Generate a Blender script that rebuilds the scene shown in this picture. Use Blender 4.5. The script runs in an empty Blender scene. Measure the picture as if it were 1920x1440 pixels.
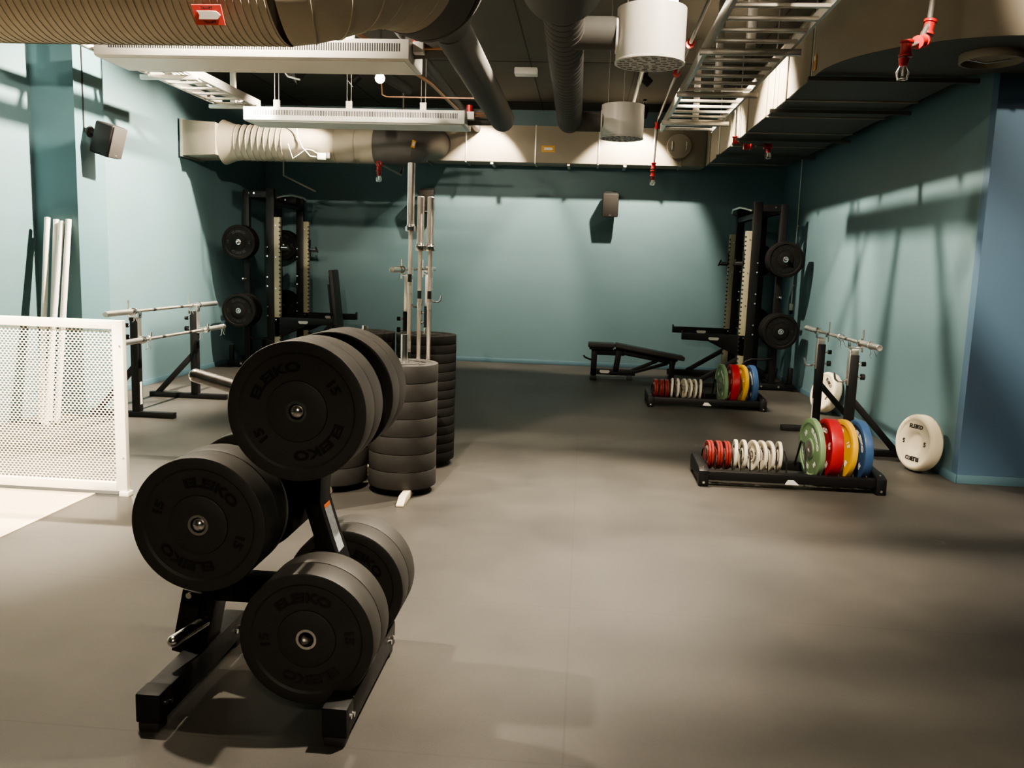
import bpy, bmesh, math, random
from mathutils import Vector, Matrix
random.seed(7)
PI = math.pi
SC = bpy.context.scene
COL = SC.collection

# ------------------------------------------------------------------ materials
def new_mat(name):
    m = bpy.data.materials.new(name); m.use_nodes = True
    nt = m.node_tree
    return m, nt, nt.nodes['Principled BSDF']

def mat(name, col, rough=.5, metal=0., var=.0, scale=8., bump=0., bscale=60., spec=.5, emit=None, trans=0., rvar=0.):
    m, nt, b = new_mat(name)
    b.inputs['Roughness'].default_value = rough
    b.inputs['Metallic'].default_value = metal
    b.inputs['Specular IOR Level'].default_value = spec
    c = (*col, 1.)
    b.inputs['Base Color'].default_value = c
    tc = nt.nodes.new('ShaderNodeTexCoord')
    if var > 0 or rvar > 0:
        n = nt.nodes.new('ShaderNodeTexNoise'); n.inputs['Scale'].default_value = scale; n.inputs['Detail'].default_value = 5
        nt.links.new(tc.outputs['Object'], n.inputs['Vector'])
    if var > 0:
        mx = nt.nodes.new('ShaderNodeMix'); mx.data_type = 'RGBA'
        mx.inputs['A'].default_value = (*[x*(1-var) for x in col], 1); mx.inputs['B'].default_value = (*[min(1, x*(1+var)) for x in col], 1)
        nt.links.new(n.outputs['Fac'], mx.inputs['Factor']); nt.links.new(mx.outputs['Result'], b.inputs['Base Color'])
    if rvar > 0:
        mr = nt.nodes.new('ShaderNodeMapRange'); mr.inputs['To Min'].default_value = max(0, rough-rvar); mr.inputs['To Max'].default_value = min(1, rough+rvar)
        nt.links.new(n.outputs['Fac'], mr.inputs['Value']); nt.links.new(mr.outputs['Result'], b.inputs['Roughness'])
    if bump > 0:
        n2 = nt.nodes.new('ShaderNodeTexNoise'); n2.inputs['Scale'].default_value = bscale; n2.inputs['Detail'].default_value = 3
        nt.links.new(tc.outputs['Object'], n2.inputs['Vector'])
        bp = nt.nodes.new('ShaderNodeBump'); bp.inputs['Strength'].default_value = bump; bp.inputs['Distance'].default_value = .01
        nt.links.new(n2.outputs['Fac'], bp.inputs['Height']); nt.links.new(bp.outputs['Normal'], b.inputs['Normal'])
    if emit:
        b.inputs['Emission Color'].default_value = (*emit[0], 1); b.inputs['Emission Strength'].default_value = emit[1]
    if trans:
        b.inputs['Transmission Weight'].default_value = trans
    return m

M = {}
M['wall'] = mat('teal paint', (.116, .198, .222), .55, var=.05, scale=3, bump=.05, bscale=250)
M['wall_blue'] = mat('blue grey paint', (.07, .13, .20), .55, var=.05, scale=3, bump=.05, bscale=250)
M['pillar'] = mat('shaded teal paint', (.075, .15, .172), .55, var=.05, scale=3)  # wall teal darkened, shade of the pillar front put into the colour
M['base'] = mat('blue skirting', (.09, .17, .21), .4)
M['ceil'] = mat('dark ceiling board', (.105, .098, .082), .85, var=.12, scale=2)
M['light_floor'] = mat('pale vinyl floor', (.66, .55, .39), .35, var=.05, scale=2)
M['rubber'] = mat('black rubber', (.030, .0285, .026), .58, var=.2, scale=20, bump=.12, bscale=400)
M['rubber2'] = mat('black rubber worn', (.011, .0108, .0102), .7, spec=.15, var=.25, scale=14, bump=.12, bscale=400)
M['emboss'] = mat('black embossed lettering', (.014, .0135, .013), .38)
M['blackm'] = mat('black powder coated steel', (.0085, .0085, .009), .46, spec=.3, rvar=.08, scale=30)
M['blackp'] = mat('black plastic', (.013, .013, .013), .6, spec=.3)
M['vinyl'] = mat('black upholstery', (.035, .03, .026), .5, bump=.1, bscale=200)
M['beige'] = mat('beige painted steel', (.33, .305, .215), .5, var=.06)
M['chrome'] = mat('chrome', (.85, .83, .80), .2, 1., rvar=.05, scale=40)
M['satin'] = mat('satin steel', (.80, .76, .70), .38, 1., rvar=.08, scale=60)
M['knurl'] = mat('knurled steel', (.55, .51, .45), .42, 1., bump=.3, bscale=900)
M['galv'] = mat('galvanised steel', (.60, .58, .53), .38, .85, var=.12, scale=30)
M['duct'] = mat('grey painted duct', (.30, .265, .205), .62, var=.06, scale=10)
M['ductd'] = mat('dark and shaded duct', (.085, .083, .078), .65, var=.08, scale=8)  # duct grey darkened for runs in shade; also serves dark pipes
M['white'] = mat('white enamel', (.72, .71, .67), .35, var=.03)
M['whitep'] = mat('white plastic', (.80, .78, .72), .4)
M['screen'] = mat('white painted steel', (.86, .82, .70), .45)
M['slot'] = mat('dark slot', (.02, .02, .02), .8)
M['cable'] = mat('white cable', (.75, .73, .68), .5)
M['pipe'] = mat('grey painted pipe', (.16, .15, .135), .45, .4)
M['copper'] = mat('copper pipe', (.55, .30, .18), .35, .9)
M['red'] = mat('red plate', (.42, .018, .024), .36, var=.06, scale=30)
M['redm'] = mat('dark red change plate', (.26, .03, .025), .3)
M['redf'] = mat('red pipe fitting', (.36, .015, .015), .35)
M['green'] = mat('green plate', (.20, .31, .165), .4, var=.06, scale=30)
M['yellow'] = mat('yellow plate', (.72, .42, .02), .38, var=.05, scale=30)
M['blue'] = mat('blue plate', (.042, .095, .215), .38, var=.06, scale=30)
M['ivory'] = mat('ivory foam plate', (.82, .72, .54), .5, var=.03)
M['whitem'] = mat('white change plate', (.80, .74, .60), .3)
M['text_w'] = mat('white lettering', (.85, .83, .78), .5)
M['text_b'] = mat('black lettering', (.02, .018, .016), .5)
M['cream'] = mat('cream steel', (.70, .60, .44), .4)
M['paper'] = mat('white label', (.8, .78, .74), .5)
M['greyl'] = mat('grey label', (.30, .32, .34), .5, var=.5, scale=60)
M['orange'] = mat('orange label', (.75, .18, .04), .5)
M['labred'] = mat('red sign', (.60, .06, .05), .5)
M['labyel'] = mat('amber sign', (.72, .36, .05), .5)
M['glass'] = mat('sprinkler glass', (.9, .88, .8), .05, trans=.9)
M['lens'] = mat('lamp lens', (1, .9, .75), .3, emit=((1, .86, .66), 60.))
M['grille'] = mat('speaker grille', (.022, .019, .016), .8, bump=.4, bscale=500)
M['emblem'] = mat('pale emblem', (.5, .49, .45), .4)

def floor_mat():
    m, nt, b = new_mat('black rubber floor')
    N = nt.nodes; L = nt.links
    tc = N.new('ShaderNodeTexCoord')
    n1 = N.new('ShaderNodeTexNoise'); n1.inputs['Scale'].default_value = .9; n1.inputs['Detail'].default_value = 6; n1.inputs['Roughness'].default_value = .6
    L.new(tc.outputs['Object'], n1.inputs['Vector'])
    cr = N.new('ShaderNodeValToRGB')
    cr.color_ramp.elements[0].position = .3; cr.color_ramp.elements[0].color = (.044, .042, .038, 1)
    cr.color_ramp.elements[1].position = .72; cr.color_ramp.elements[1].color = (.092, .086, .075, 1)
    L.new(n1.outputs['Fac'], cr.inputs['Fac'])
    n2 = N.new('ShaderNodeTexNoise'); n2.inputs['Scale'].default_value = 90; n2.inputs['Detail'].default_value = 2
    L.new(tc.outputs['Object'], n2.inputs['Vector'])
    mx = N.new('ShaderNodeMix'); mx.data_type = 'RGBA'; mx.blend_type = 'MULTIPLY'; mx.inputs['Factor'].default_value = .25
    L.new(cr.outputs['Color'], mx.inputs['A']); L.new(n2.outputs['Color'], mx.inputs['B'])
    # scuff rings left by plates set down on the rubber
    vo = N.new('ShaderNodeTexVoronoi'); vo.inputs['Scale'].default_value = 1.25; vo.inputs['Randomness'].default_value = 1.
    mp = N.new('ShaderNodeMapping'); mp.inputs['Scale'].default_value = (1, 1, 0)
    L.new(tc.outputs['Object'], mp.inputs['Vector']); L.new(mp.outputs['Vector'], vo.inputs['Vector'])
    r2 = N.new('ShaderNodeValToRGB'); r2.color_ramp.elements[0].position = .0; r2.color_ramp.elements[0].color = (0, 0, 0, 1)
    e = r2.color_ramp.elements.new(.035); e.color = (.25, .25, .25, 1)
    e = r2.color_ramp.elements.new(.05); e.color = (1, 1, 1, 1)
    e = r2.color_ramp.elements.new(.062); e.color = (0, 0, 0, 1)
    r2.color_ramp.elements[-1].color = (0, 0, 0, 1)
    L.new(vo.outputs['Distance'], r2.inputs['Fac'])
    n3 = N.new('ShaderNodeTexNoise'); n3.inputs['Scale'].default_value = 3.3; n3.inputs['Detail'].default_value = 4
    L.new(tc.outputs['Object'], n3.inputs['Vector'])
    r3 = N.new('ShaderNodeValToRGB'); r3.color_ramp.elements[0].position = .52; r3.color_ramp.elements[1].position = .68
    L.new(n3.outputs['Fac'], r3.inputs['Fac'])
    mu = N.new('ShaderNodeMath'); mu.operation = 'MULTIPLY'; L.new(r2.outputs['Color'], mu.inputs[0]); L.new(r3.outputs['Color'], mu.inputs[1])
    mu2 = N.new('ShaderNodeMath'); mu2.operation = 'MULTIPLY'; mu2.inputs[1].default_value = .75; L.new(mu.outputs[0], mu2.inputs[0])
    mx2 = N.new('ShaderNodeMix'); mx2.data_type = 'RGBA'; mx2.inputs['B'].default_value = (.20, .19, .17, 1)
    L.new(mu2.outputs[0], mx2.inputs['Factor']); L.new(mx.outputs['Result'], mx2.inputs['A'])
    # faint seams between the rubber rolls
    br = N.new('ShaderNodeTexBrick'); br.inputs['Scale'].default_value = 1.; br.inputs['Mortar Size'].default_value = .004; br.offset = 0
    br.inputs['Brick Width'].default_value = 12.; br.inputs['Row Height'].default_value = 1.22
    br.inputs['Color1'].default_value = (0, 0, 0, 1); br.inputs['Color2'].default_value = (0, 0, 0, 1); br.inputs['Mortar'].default_value = (1, 1, 1, 1)
    L.new(tc.outputs['Object'], br.inputs['Vector'])
    mu3 = N.new('ShaderNodeMath'); mu3.operation = 'MULTIPLY'; mu3.inputs[1].default_value = .35; L.new(br.outputs['Color'], mu3.inputs[0])
    mx3 = N.new('ShaderNodeMix'); mx3.data_type = 'RGBA'; mx3.inputs['B'].default_value = (.03, .028, .025, 1)
    L.new(mu3.outputs[0], mx3.inputs['Factor']); L.new(mx2.outputs['Result'], mx3.inputs['A'])
    L.new(mx3.outputs['Result'], b.inputs['Base Color'])
    mr = N.new('ShaderNodeMapRange'); mr.inputs['To Min'].default_value = .42; mr.inputs['To Max'].default_value = .62
    L.new(n1.outputs['Fac'], mr.inputs['Value']); L.new(mr.outputs['Result'], b.inputs['Roughness'])
    bp = N.new('ShaderNodeBump'); bp.inputs['Strength'].default_value = .12; bp.inputs['Distance'].default_value = .01
    n4 = N.new('ShaderNodeTexNoise'); n4.inputs['Scale'].default_value = 300; L.new(tc.outputs['Object'], n4.inputs['Vector'])
    L.new(n4.outputs['Fac'], bp.inputs['Height']); L.new(bp.outputs['Normal'], b.inputs['Normal'])
    b.inputs['Specular IOR Level'].default_value = .4
    return m
M['floor'] = floor_mat()

# ------------------------------------------------------------------ mesh builder
def frame_z(d):
    d = Vector(d).normalized()
    a = Vector((0, 0, 1)) if abs(d.z) < .95 else Vector((1, 0, 0))
    x = a.cross(d).normalized(); y = d.cross(x)
    return Matrix((x, y, d)).transposed()

class MB:
    def __init__(s): s.v = []; s.f = []
    def add(s, vs, fs, T=None):
        o = len(s.v)
        s.v += [tuple(T @ Vector(v)) if T is not None else tuple(v) for v in vs]
        s.f += [tuple(i+o for i in f) for f in fs]
        return s
    def box(s, c, d, R=None):
        hx, hy, hz = d[0]/2, d[1]/2, d[2]/2
        vs = [Vector((sx*hx, sy*hy, sz*hz)) for sx in (-1, 1) for sy in (-1, 1) for sz in (-1, 1)]
        if R is not None: vs = [R @ v for v in vs]
        vs = [v + Vector(c) for v in vs]
        return s.add(vs, [(0, 1, 3, 2), (4, 6, 7, 5), (0, 4, 5, 1), (2, 3, 7, 6), (0, 2, 6, 4), (1, 5, 7, 3)])
    def bx(s, x0, x1, y0, y1, z0, z1):
        return s.box(((x0+x1)/2, (y0+y1)/2, (z0+z1)/2), (abs(x1-x0), abs(y1-y0), abs(z1-z0)))
    def cyl(s, p0, p1, r, n=20, r2=None, cap=True):
        p0 = Vector(p0); p1 = Vector(p1); F = frame_z(p1-p0); r2 = r if r2 is None else r2
        vs = []; fs = []
        for p, rr in ((p0, r), (p1, r2)):
            for i in range(n):
                t = 2*PI*i/n; vs.append(p + F @ Vector((math.cos(t)*rr, math.sin(t)*rr, 0)))
        for i in range(n): fs.append((i, (i+1) % n, n+(i+1) % n, n+i))
        if cap: fs += [tuple(reversed(range(n))), tuple(range(n, 2*n))]
        return s.add(vs, fs)
    def lathe(s, prof, n=48, T=None, closed=False):
        vs = []; fs = []; k = len(prof)
        for r, z in prof:
            for i in range(n):
                t = 2*PI*i/n; vs.append((r*math.cos(t), r*math.sin(t), z))
        rng = range(k if closed else k-1)
        for j in rng:
            a = j*n; b = ((j+1) % k)*n
            for i in range(n): fs.append((a+i, a+(i+1) % n, b+(i+1) % n, b+i))
        return s.add(vs, fs, T)
    def prism(s, poly, a, b, axis='y'):
        # polygon in the plane across AXIS, extruded from a to b
        n = len(poly); vs = []
        for h in (a, b):
            for p, q in poly:
                vs.append({'y': (p, h, q), 'x': (h, p, q), 'z': (p, q, h)}[axis])
        fs = [tuple(range(n)), tuple(reversed(range(n, 2*n)))] + [(i, n+i, n+(i+1) % n, (i+1) % n) for i in range(n)]
        return s.add(vs, fs)
    def tube(s, pts, r, n=14, cap=True, rs=None):
        pts = [Vector(p) for p in pts]; k = len(pts); vs = []; fs = []
        ds = []
        for i in range(k):
            d = (pts[min(i+1, k-1)]-pts[i]).normalized() if i < k-1 else (pts[i]-pts[i-1]).normalized()
            if 0 < i < k-1: d = ((pts[i]-pts[i-1]).normalized() + (pts[i+1]-pts[i]).normalized()).normalized()
            ds.append(d)
        F = frame_z(ds[0]); x = F.col[0].copy()
        for i in range(k):
            x = (x - ds[i]*x.dot(ds[i])).normalized(); y = ds[i].cross(x); rr = rs[i] if rs else r
            for j in range(n):
                t = 2*PI*j/n; vs.append(pts[i] + (x*math.cos(t)+y*math.sin(t))*rr)
        for i in range(k-1):
            for j in range(n): fs.append((i*n+j, i*n+(j+1) % n, (i+1)*n+(j+1) % n, (i+1)*n+j))
        if cap: fs += [tuple(reversed(range(n))), tuple(range((k-1)*n, k*n))]
        return s.add(vs, fs)
    def bar(s, pts, w, y0, y1):
        # mitred flat bar: centre line in (x,z), width w, from y0 to y1
        P = [Vector((p[0], p[1])) for p in pts]; L = []; R = []
        for i, p in enumerate(P):
            d0 = (P[i]-P[i-1]).normalized() if i > 0 else (P[1]-P[0]).normalized()
            d1 = (P[i+1]-P[i]).normalized() if i < len(P)-1 else d0
            n0 = Vector((-d0.y, d0.x)); n1 = Vector((-d1.y, d1.x)); b = (n0+n1).normalized(); k = w/2/max(.3, b.dot(n0))
            L.append(tuple(p+b*k)); R.append(tuple(p-b*k))
        vs = []; m = len(P)
        for i in range(m):
            vs += [(L[i][0], y0, L[i][1]), (R[i][0], y0, R[i][1]), (R[i][0], y1, R[i][1]), (L[i][0], y1, L[i][1])]
        fs = []
        for i in range(m-1):
            a = 4*i; b = a+4
            for q in range(4): fs.append((a+q, a+(q+1) % 4, b+(q+1) % 4, b+q))
        fs += [(3, 2, 1, 0), (4*m-4, 4*m-3, 4*m-2, 4*m-1)]
        return s.add(vs, fs)
    def ball(s, c, r, n=16, h=1.):
        prof = [(max(1e-4, r*math.sin(PI*i/10)), -r*math.cos(PI*i/10)*h) for i in range(11)]
        return s.lathe(prof, n, Matrix.Translation(Vector(c)))
    def build(s, name, m, parent=None, loc=(0, 0, 0), rot=None, bev=0., smooth=35., seg=2):
        me = bpy.data.meshes.new(name); me.from_pydata(s.v, [], s.f)
        bm = bmesh.new(); bm.from_mesh(me); bmesh.ops.recalc_face_normals(bm, faces=bm.faces)
        if bev > 0:
            es = [e for e in bm.edges if len(e.link_faces) == 2 and e.calc_face_angle(0) > .6]
            bmesh.ops.bevel(bm, geom=es, offset=bev, segments=seg, profile=.5, affect='EDGES', clamp_overlap=True)
        bm.to_mesh(me); bm.free()
        if smooth:
            me.polygons.foreach_set('use_smooth', [True]*len(me.polygons)); me.set_sharp_from_angle(angle=math.radians(smooth))
        mm = m if isinstance(m, bpy.types.Material) else M[m]
        me.materials.append(mm)
        o = bpy.data.objects.new(name, me); COL.objects.link(o)
        o.location = loc
        if rot is not None: o.rotation_euler = rot
        if parent is not None: o.parent = parent
        return o

def merge(o, mb, m, smooth=False):
    # add a surface pattern (lettering, holes, slots) to the mesh it lies on
    me = o.data; mm = M[m]
    if mm.name not in [x.name for x in me.materials]: me.materials.append(mm)
    idx = [x.name for x in me.materials].index(mm.name)
    bm = bmesh.new(); bm.from_mesh(me)
    vs = [bm.verts.new(v) for v in mb.v]; fs = []
    for f in mb.f:
        try: q = bm.faces.new([vs[i] for i in f])
        except ValueError: continue
        q.material_index = idx; q.smooth = smooth; fs.append(q)
    bmesh.ops.recalc_face_normals(bm, faces=fs); bm.to_mesh(me); bm.free()
    return o
def tag(o, label, cat, group=None):
    o['label'] = label; o['category'] = cat
    if group: o['group'] = group
    return o
def thing(name, label, cat, loc=(0, 0, 0), rz=0, group=None):
    o = bpy.data.objects.new(name, None); COL.objects.link(o)
    o.empty_display_size = .05; o.location = loc; o.rotation_euler = (0, 0, rz)
    return tag(o, label, cat, group)
def struct(o): o['kind'] = 'structure'; return o
def dup(root, label=None, group=None, loc=None, rot=None):
    r = root.copy(); COL.objects.link(r)
    if loc is not None: r.location = loc
    if rot is not None: r.rotation_euler = rot
    if label: r['label'] = label
    if group: r['group'] = group
    for ch in list(root.children):
        c = ch.copy(); COL.objects.link(c); c.parent = r
        for g in list(ch.children):
            d = g.copy(); COL.objects.link(d); d.parent = c
    return r

# ------------------------------------------------------------------ lettering
_tc = {}
def text_geo(s, size, ext=.001, bold=.03):
    k = (s, size, ext, bold)
    if k in _tc: return _tc[k]
    cu = bpy.data.curves.new('t', 'FONT'); cu.body = s; cu.size = size; cu.extrude = ext; cu.offset = bold*size
    cu.align_x = 'CENTER'; cu.align_y = 'CENTER'; cu.resolution_u = 3
    o = bpy.data.objects.new('t', cu); COL.objects.link(o)
    dg = bpy.context.evaluated_depsgraph_get(); dg.update()
    me = bpy.data.meshes.new_from_object(o.evaluated_get(dg))
    vs = [v.co.copy() for v in me.vertices]; fs = [tuple(p.vertices) for p in me.polygons]
    bpy.data.objects.remove(o); bpy.data.curves.remove(cu); bpy.data.meshes.remove(me)
    _tc[k] = (vs, fs); return vs, fs
def arc_text(mb, s, size, R, ang, z, ext=.001, bold=.03, wide=1.0, flip=False):
    # lettering bent round the plate centre, upright at angle 90 deg
    vs, fs = text_geo(s, size, ext, bold)
    out = []
    for v in vs:
        a = ang - v.x*wide/R; r = R + v.y
        x, y = r*math.cos(a), r*math.sin(a)
        out.append((x, y, z + v.z))
    if flip: out = [(-x, y, -zz) for x, y, zz in out]
    mb.add(out, fs)

# ------------------------------------------------------------------ plates
def bumper_profile(h, R=.225, hub=.098, rim=.185, dip=.007):
    b = .006
    return [(hub+.0005, -h+dip), (rim-.003, -h+dip), (rim+.004, -h+.0005), (R-b, -h), (R-.0015, -h+.002), (R, -h+b),
            (R, h-b), (R-.0015, h-.002), (R-b, h), (rim+.004, h-.0005), (rim-.003, h-dip), (hub+.0005, h-dip)]
def ring_profile(h, r0=.0258, r1=.0345):
    return [(r0, -h), (r1, -h), (r1, h), (r0, h)]
def hub_profile(h, hub=.097):
    return [(.0345, -h+.0022), (hub-.005, -h+.0012), (hub, -h+.0035), (hub, h-.0035), (hub-.005, h-.0012), (.0345, h-.0022)]
def make_bumper(label, thick, weight, m='rubber', tm='emboss', group=None, size=.042, emb=.0026, tw=True):
    h = thick/2
    mb = MB(); mb.lathe(bumper_profile(h), 72, closed=True)
    o = mb.build('bumper_plate', m, smooth=40); tag(o, label, 'weight plate', group)
    MB().lathe(hub_profile(h), 56, closed=True).build('hub_disc', m, o, smooth=40)
    MB().lathe(ring_profile(h-.001), 40, closed=True).build('steel_insert', 'chrome', o)
    if tw:
        t = MB()
        for fl in (False, True):
            zz = h-.007
            for k in (0, 1):
                arc_text(t, 'ELEIKO', size, .140, PI/2 + k*PI, zz, emb, .035, 1.45, fl)
                arc_text(t, weight, size, .142, k*PI, zz, emb, .035, 1.25, fl)
        merge(o, t, tm)
    return o
def place(o, loc, axis, spin=0.):
    # plate axis (+Z local, its printed face) along AXIS, then spun about it
    q = Vector(axis).normalized().to_track_quat('Z', 'Y').to_matrix()
    # keep local +Y up: rebuild frame
    z = Vector(axis).normalized(); up = Vector((0, 0, 1)) if abs(z.z) < .99 else Vector((0, 1, 0))
    x = up.cross(z).normalized(); y = z.cross(x)
    q = Matrix((x, y, z)).transposed() @ Matrix.Rotation(spin, 3, 'Z')
    o.location = loc; o.rotation_euler = q.to_euler()
    return o

B110 = make_bumper('front black bumper plate on the top peg of the near tree', .11, '15', group='black plates on the near plate tree')
B116 = make_bumper('x', .116, '25')
B066 = make_bumper('x', .067, '10', 'rubber2')
B055 = make_bumper('x', .055, '10', 'rubber2')
B090 = make_bumper('x', .09, '20', 'rubber2')
_used = set()
def bumper(src, label, group, loc, axis, spin=0.):
    if src.name in _used: o = dup(src, label, group)
    else: o = src; _used.add(src.name); o['label'] = label; o['group'] = group
    return place(o, loc, axis, spin)

# ------------------------------------------------------------------ room shell
XL, XR, YB, YF, ZC = -4.98, 2.86, 13.05, -3.2, 3.8
YC = 6.5
fl = MB().add([(XL, YF, 0), (7.5, YF, 0), (7.5, YC, 0), (XR, YC, 0), (XR, YB, 0), (XL, YB, 0)], [(0, 1, 2, 3, 4, 5)]).build('floor', 'floor', smooth=0); struct(fl)
struct(MB().bx(XL, -3.05, YF, 4.98, 0., .004).build('floor_entry', 'light_floor', smooth=0))
struct(MB().bx(-3.052, -3.02, YF, 4.98, 0., .006).build('trim_1', 'cream', smooth=0))
struct(MB().bx(XL, 7.6, YF, YB+.1, ZC, ZC+.1).build('ceiling', 'ceil', smooth=0))
cs = MB()
for i in range(-3, 8): cs.bx(i*1.2-.72-.006, i*1.2-.72+.006, YF, YB, ZC-.004, ZC-.0005)
for j in range(-1, 6): cs.bx(XL, 7.5, j*2.4+.4, j*2.4+.412, ZC-.004, ZC-.0005)
struct(cs.build('trim_2', 'slot', smooth=0))
struct(MB().bx(XL-.1, XL, YF, YB+.1, 0, ZC).build('wall_left', 'wall', smooth=0))
struct(MB().bx(XL, XR, YB, YB+.1, 0, ZC).build('wall_back', 'wall', smooth=0))
struct(MB().bx(XR, XR+.1, YC+.1, YB+.1, 0, ZC).build('wall_right', 'wall', smooth=0))
struct(MB().bx(XR, 7.6, YC, YC+.1, 0, ZC).build('wall_right_return', 'wall_blue', smooth=0))
struct(MB().bx(7.5, 7.6, YF, YC, 0, ZC).build('wall_right_far', 'wall_blue', smooth=0))
struct(MB().bx(XL-.1, 7.6, YF-.1, YF, 0, ZC).build('wall_front', 'wall', smooth=0))
struct(MB().bx(XL, -4.575, 7.43, 7.9, 0, ZC).build('pillar', 'pillar', smooth=0))
def skirt(n, x0, x1, y0, y1): struct(MB().bx(x0, x1, y0, y1, 0, .065).build(n, 'base', bev=.003))
skirt('baseboard_back', XL, XR, YB-.014, YB); skirt('baseboard_left', XL, XL+.014, 7.9, YB)
skirt('baseboard_right', XR-.014, XR, YC, YB); skirt('baseboard_right_return', XR, 7.5, YC-.014, YC)

# ------------------------------------------------------------------ near plate tree
TX, TY = -1.03, 2.86
tr = thing('plate_tree', 'black A-frame plate tree with chrome pegs standing nearest on the floor', 'plate rack', (TX, TY, 0))
def tl(x, y=0.): return x-TX
for x0, x1 in ((-1.372, -1.292), (-.762, -.682)):
    c = (x0+x1)/2-TX
    r = MB().bx(c-.04, c+.04, 2.44-TY, 3.13-TY, .028, .125).build('base_rail', 'blackm', tr, bev=.006)
    for yy in (2.47, 3.09): MB().bx(c-.034, c+.034, yy-.03-TY, yy+.03-TY, 0, .03).build('rubber_foot', 'rubber', r, bev=.004)
    s = 1 if c > 0 else -1
    for yy in (2.475, 2.51, 3.04, 3.08):
        MB().cyl((c+.04, yy-TY, .075+.012*(yy < 2.5)), (c+.047, yy-TY, .075+.012*(yy < 2.5)), .009, 12).build('bolt', 'chrome', r)
    MB().bx(c-.041, c+.041, 2.437-TY, 2.52-TY, .03, .129).build('end_cap', 'blackp', r, bev=.006)
LT = lambda pts: [(x-TX, z) for x, z in pts]
MB().bar(LT([(-1.345, .1), (-1.30, .33), (-1.215, .66), (-1.05, .92), (-.905, 1.06)]), .075, -.06, .065).build('frame_leg', 'blackm', tr, bev=.006)
rl = MB().bar(LT([(-.735, .12), (-.80, .34), (-.872, .55), (-.912, .68), (-.905, .85), (-.895, 1.10)]), .06, -.06, .065).build('frame_leg', 'blackm', tr, bev=.006)
MB().bx(-1.33-TX, -.80-TX, -.04, .045, .29, .385).build('crossbar', 'blackm', tr, bev=.006)
gp = MB().box((-1.365-TX, -.07, .22), (.07, .02, .24), Matrix.Rotation(.2, 3, 'Y')).build('gusset', 'blackm', tr, bev=.003)
for zz in (.325, .165): MB().cyl((-1.37-TX+.2*(zz-.22), -.08, zz), (-1.37-TX+.2*(zz-.22), -.092, zz), .011, 12).build('bolt', 'chrome', gp)
stk = MB(); p0, p1 = Vector((-.862+.012, .505)), Vector((-.885+.015, .665))
stk.add([(p0.x-TX, -.035, p0.y), (p0.x-TX, .03, p0.y), (p1.x-TX, .03, p1.y-.018), (p1.x-TX, -.035, p1.y-.018)], [(0, 1, 2, 3)])
stk = stk.build('sticker', 'greyl', rl, smooth=0)
# sticker lies on the slanted outer face
for ob, a, b in ((stk, .50, .655),):
    me = ob.data
    def fx(z): return -.872+.030+(-.912+.872)*(z-.55)/(.68-.55)*1.0 + .0025 if z > .55 else -.80+.031+(-.872+.80)*(z-.34)/(.55-.34)+.0025
    zs = [a, .55, b]
    vs = []
    for z in zs: vs += [(fx(z)-TX, -.035, z), (fx(z)-TX, .03, z)]
    me.clear_geometry(); me.from_pydata(vs, [], [(0, 1, 3, 2), (2, 3, 5, 4)]); me.materials.append(M['greyl']) if not me.materials else None
    ot = MB().add([(fx(b)-TX+.0003, -.035, b), (fx(b)-TX+.0003, .03, b), (fx(b+.014)-TX+.0003, .03, b+.014), (fx(b+.014)-TX+.0003, -.035, b+.014)], [(0, 1, 2, 3)]).build('warning_strip', 'orange', stk, smooth=0)
def peg(x, z, y0, y1, r=.0238, x1=None, z1=None):
    a = Vector((x-TX, y0-TY, z)); b = Vector(((x if x1 is None else x1)-TX, y1-TY, z if z1 is None else z1))
    d = (b-a).normalized(); e = b - d*r
    mb = MB().cyl(a, e, r, 28); mb.lathe([(max(1e-4, r*math.cos(i*PI/16)), r*math.sin(i*PI/16)) for i in range(9)], 28, Matrix.Translation(e) @ frame_z(d).to_4x4())
    return mb.build('chrome_peg', 'chrome', tr, smooth=45)
PEG = {'top': (-.883, 1.046), 'left': (-1.211, .657), 'low': (-.853, .292)}
peg(*PEG['top'], 2.81, 2.553); peg(*PEG['top'], 2.92, 3.17)
peg(*PEG['left'], 2.81, 2.553); peg(*PEG['left'], 2.92, 3.2)
peg(*PEG['low'], 2.81, 2.62, .019); peg(*PEG['low'], 2.92, 3.24)
peg(-1.30, .225, 2.79, 2.60, .0205, -1.337, .225)
peg(-1.0, 1.015, 2.86, 2.86, .0243, -1.372, 1.108)
nm = {'top': 'top', 'left': 'left middle', 'low': 'lower right'}
for k, (x, z) in PEG.items():
    sp = {'top': .62, 'left': -.35, 'low': .1}[k]
    ys = {'top': (2.615, 2.727), 'left': (2.615, 2.727), 'low': (2.615, 2.727)}[k]
    ye = {'top': (2.99, 3.102), 'left': (3.02, 3.132), 'low': (3.065, 3.177)}[k]
    g = 'black plates on the near plate tree'
    bumper(B110, f'black plate, outermost on the front {nm[k]} peg of the near plate tree', g, (x, ys[0], z), (0, -1, 0), sp)
    bumper(B110, f'black plate, inner one on the front {nm[k]} peg of the near plate tree', g, (x, ys[1], z), (0, -1, 0), sp+1.1)
    bumper(B110, f'black plate, inner one on the rear {nm[k]} peg of the near plate tree', g, (x, ye[0], z), (0, 1, 0), sp+.4)
    bumper(B110, f'black plate, outermost on the rear {nm[k]} peg of the near plate tree', g, (x, ye[1], z), (0, 1, 0), sp+2.)

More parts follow.
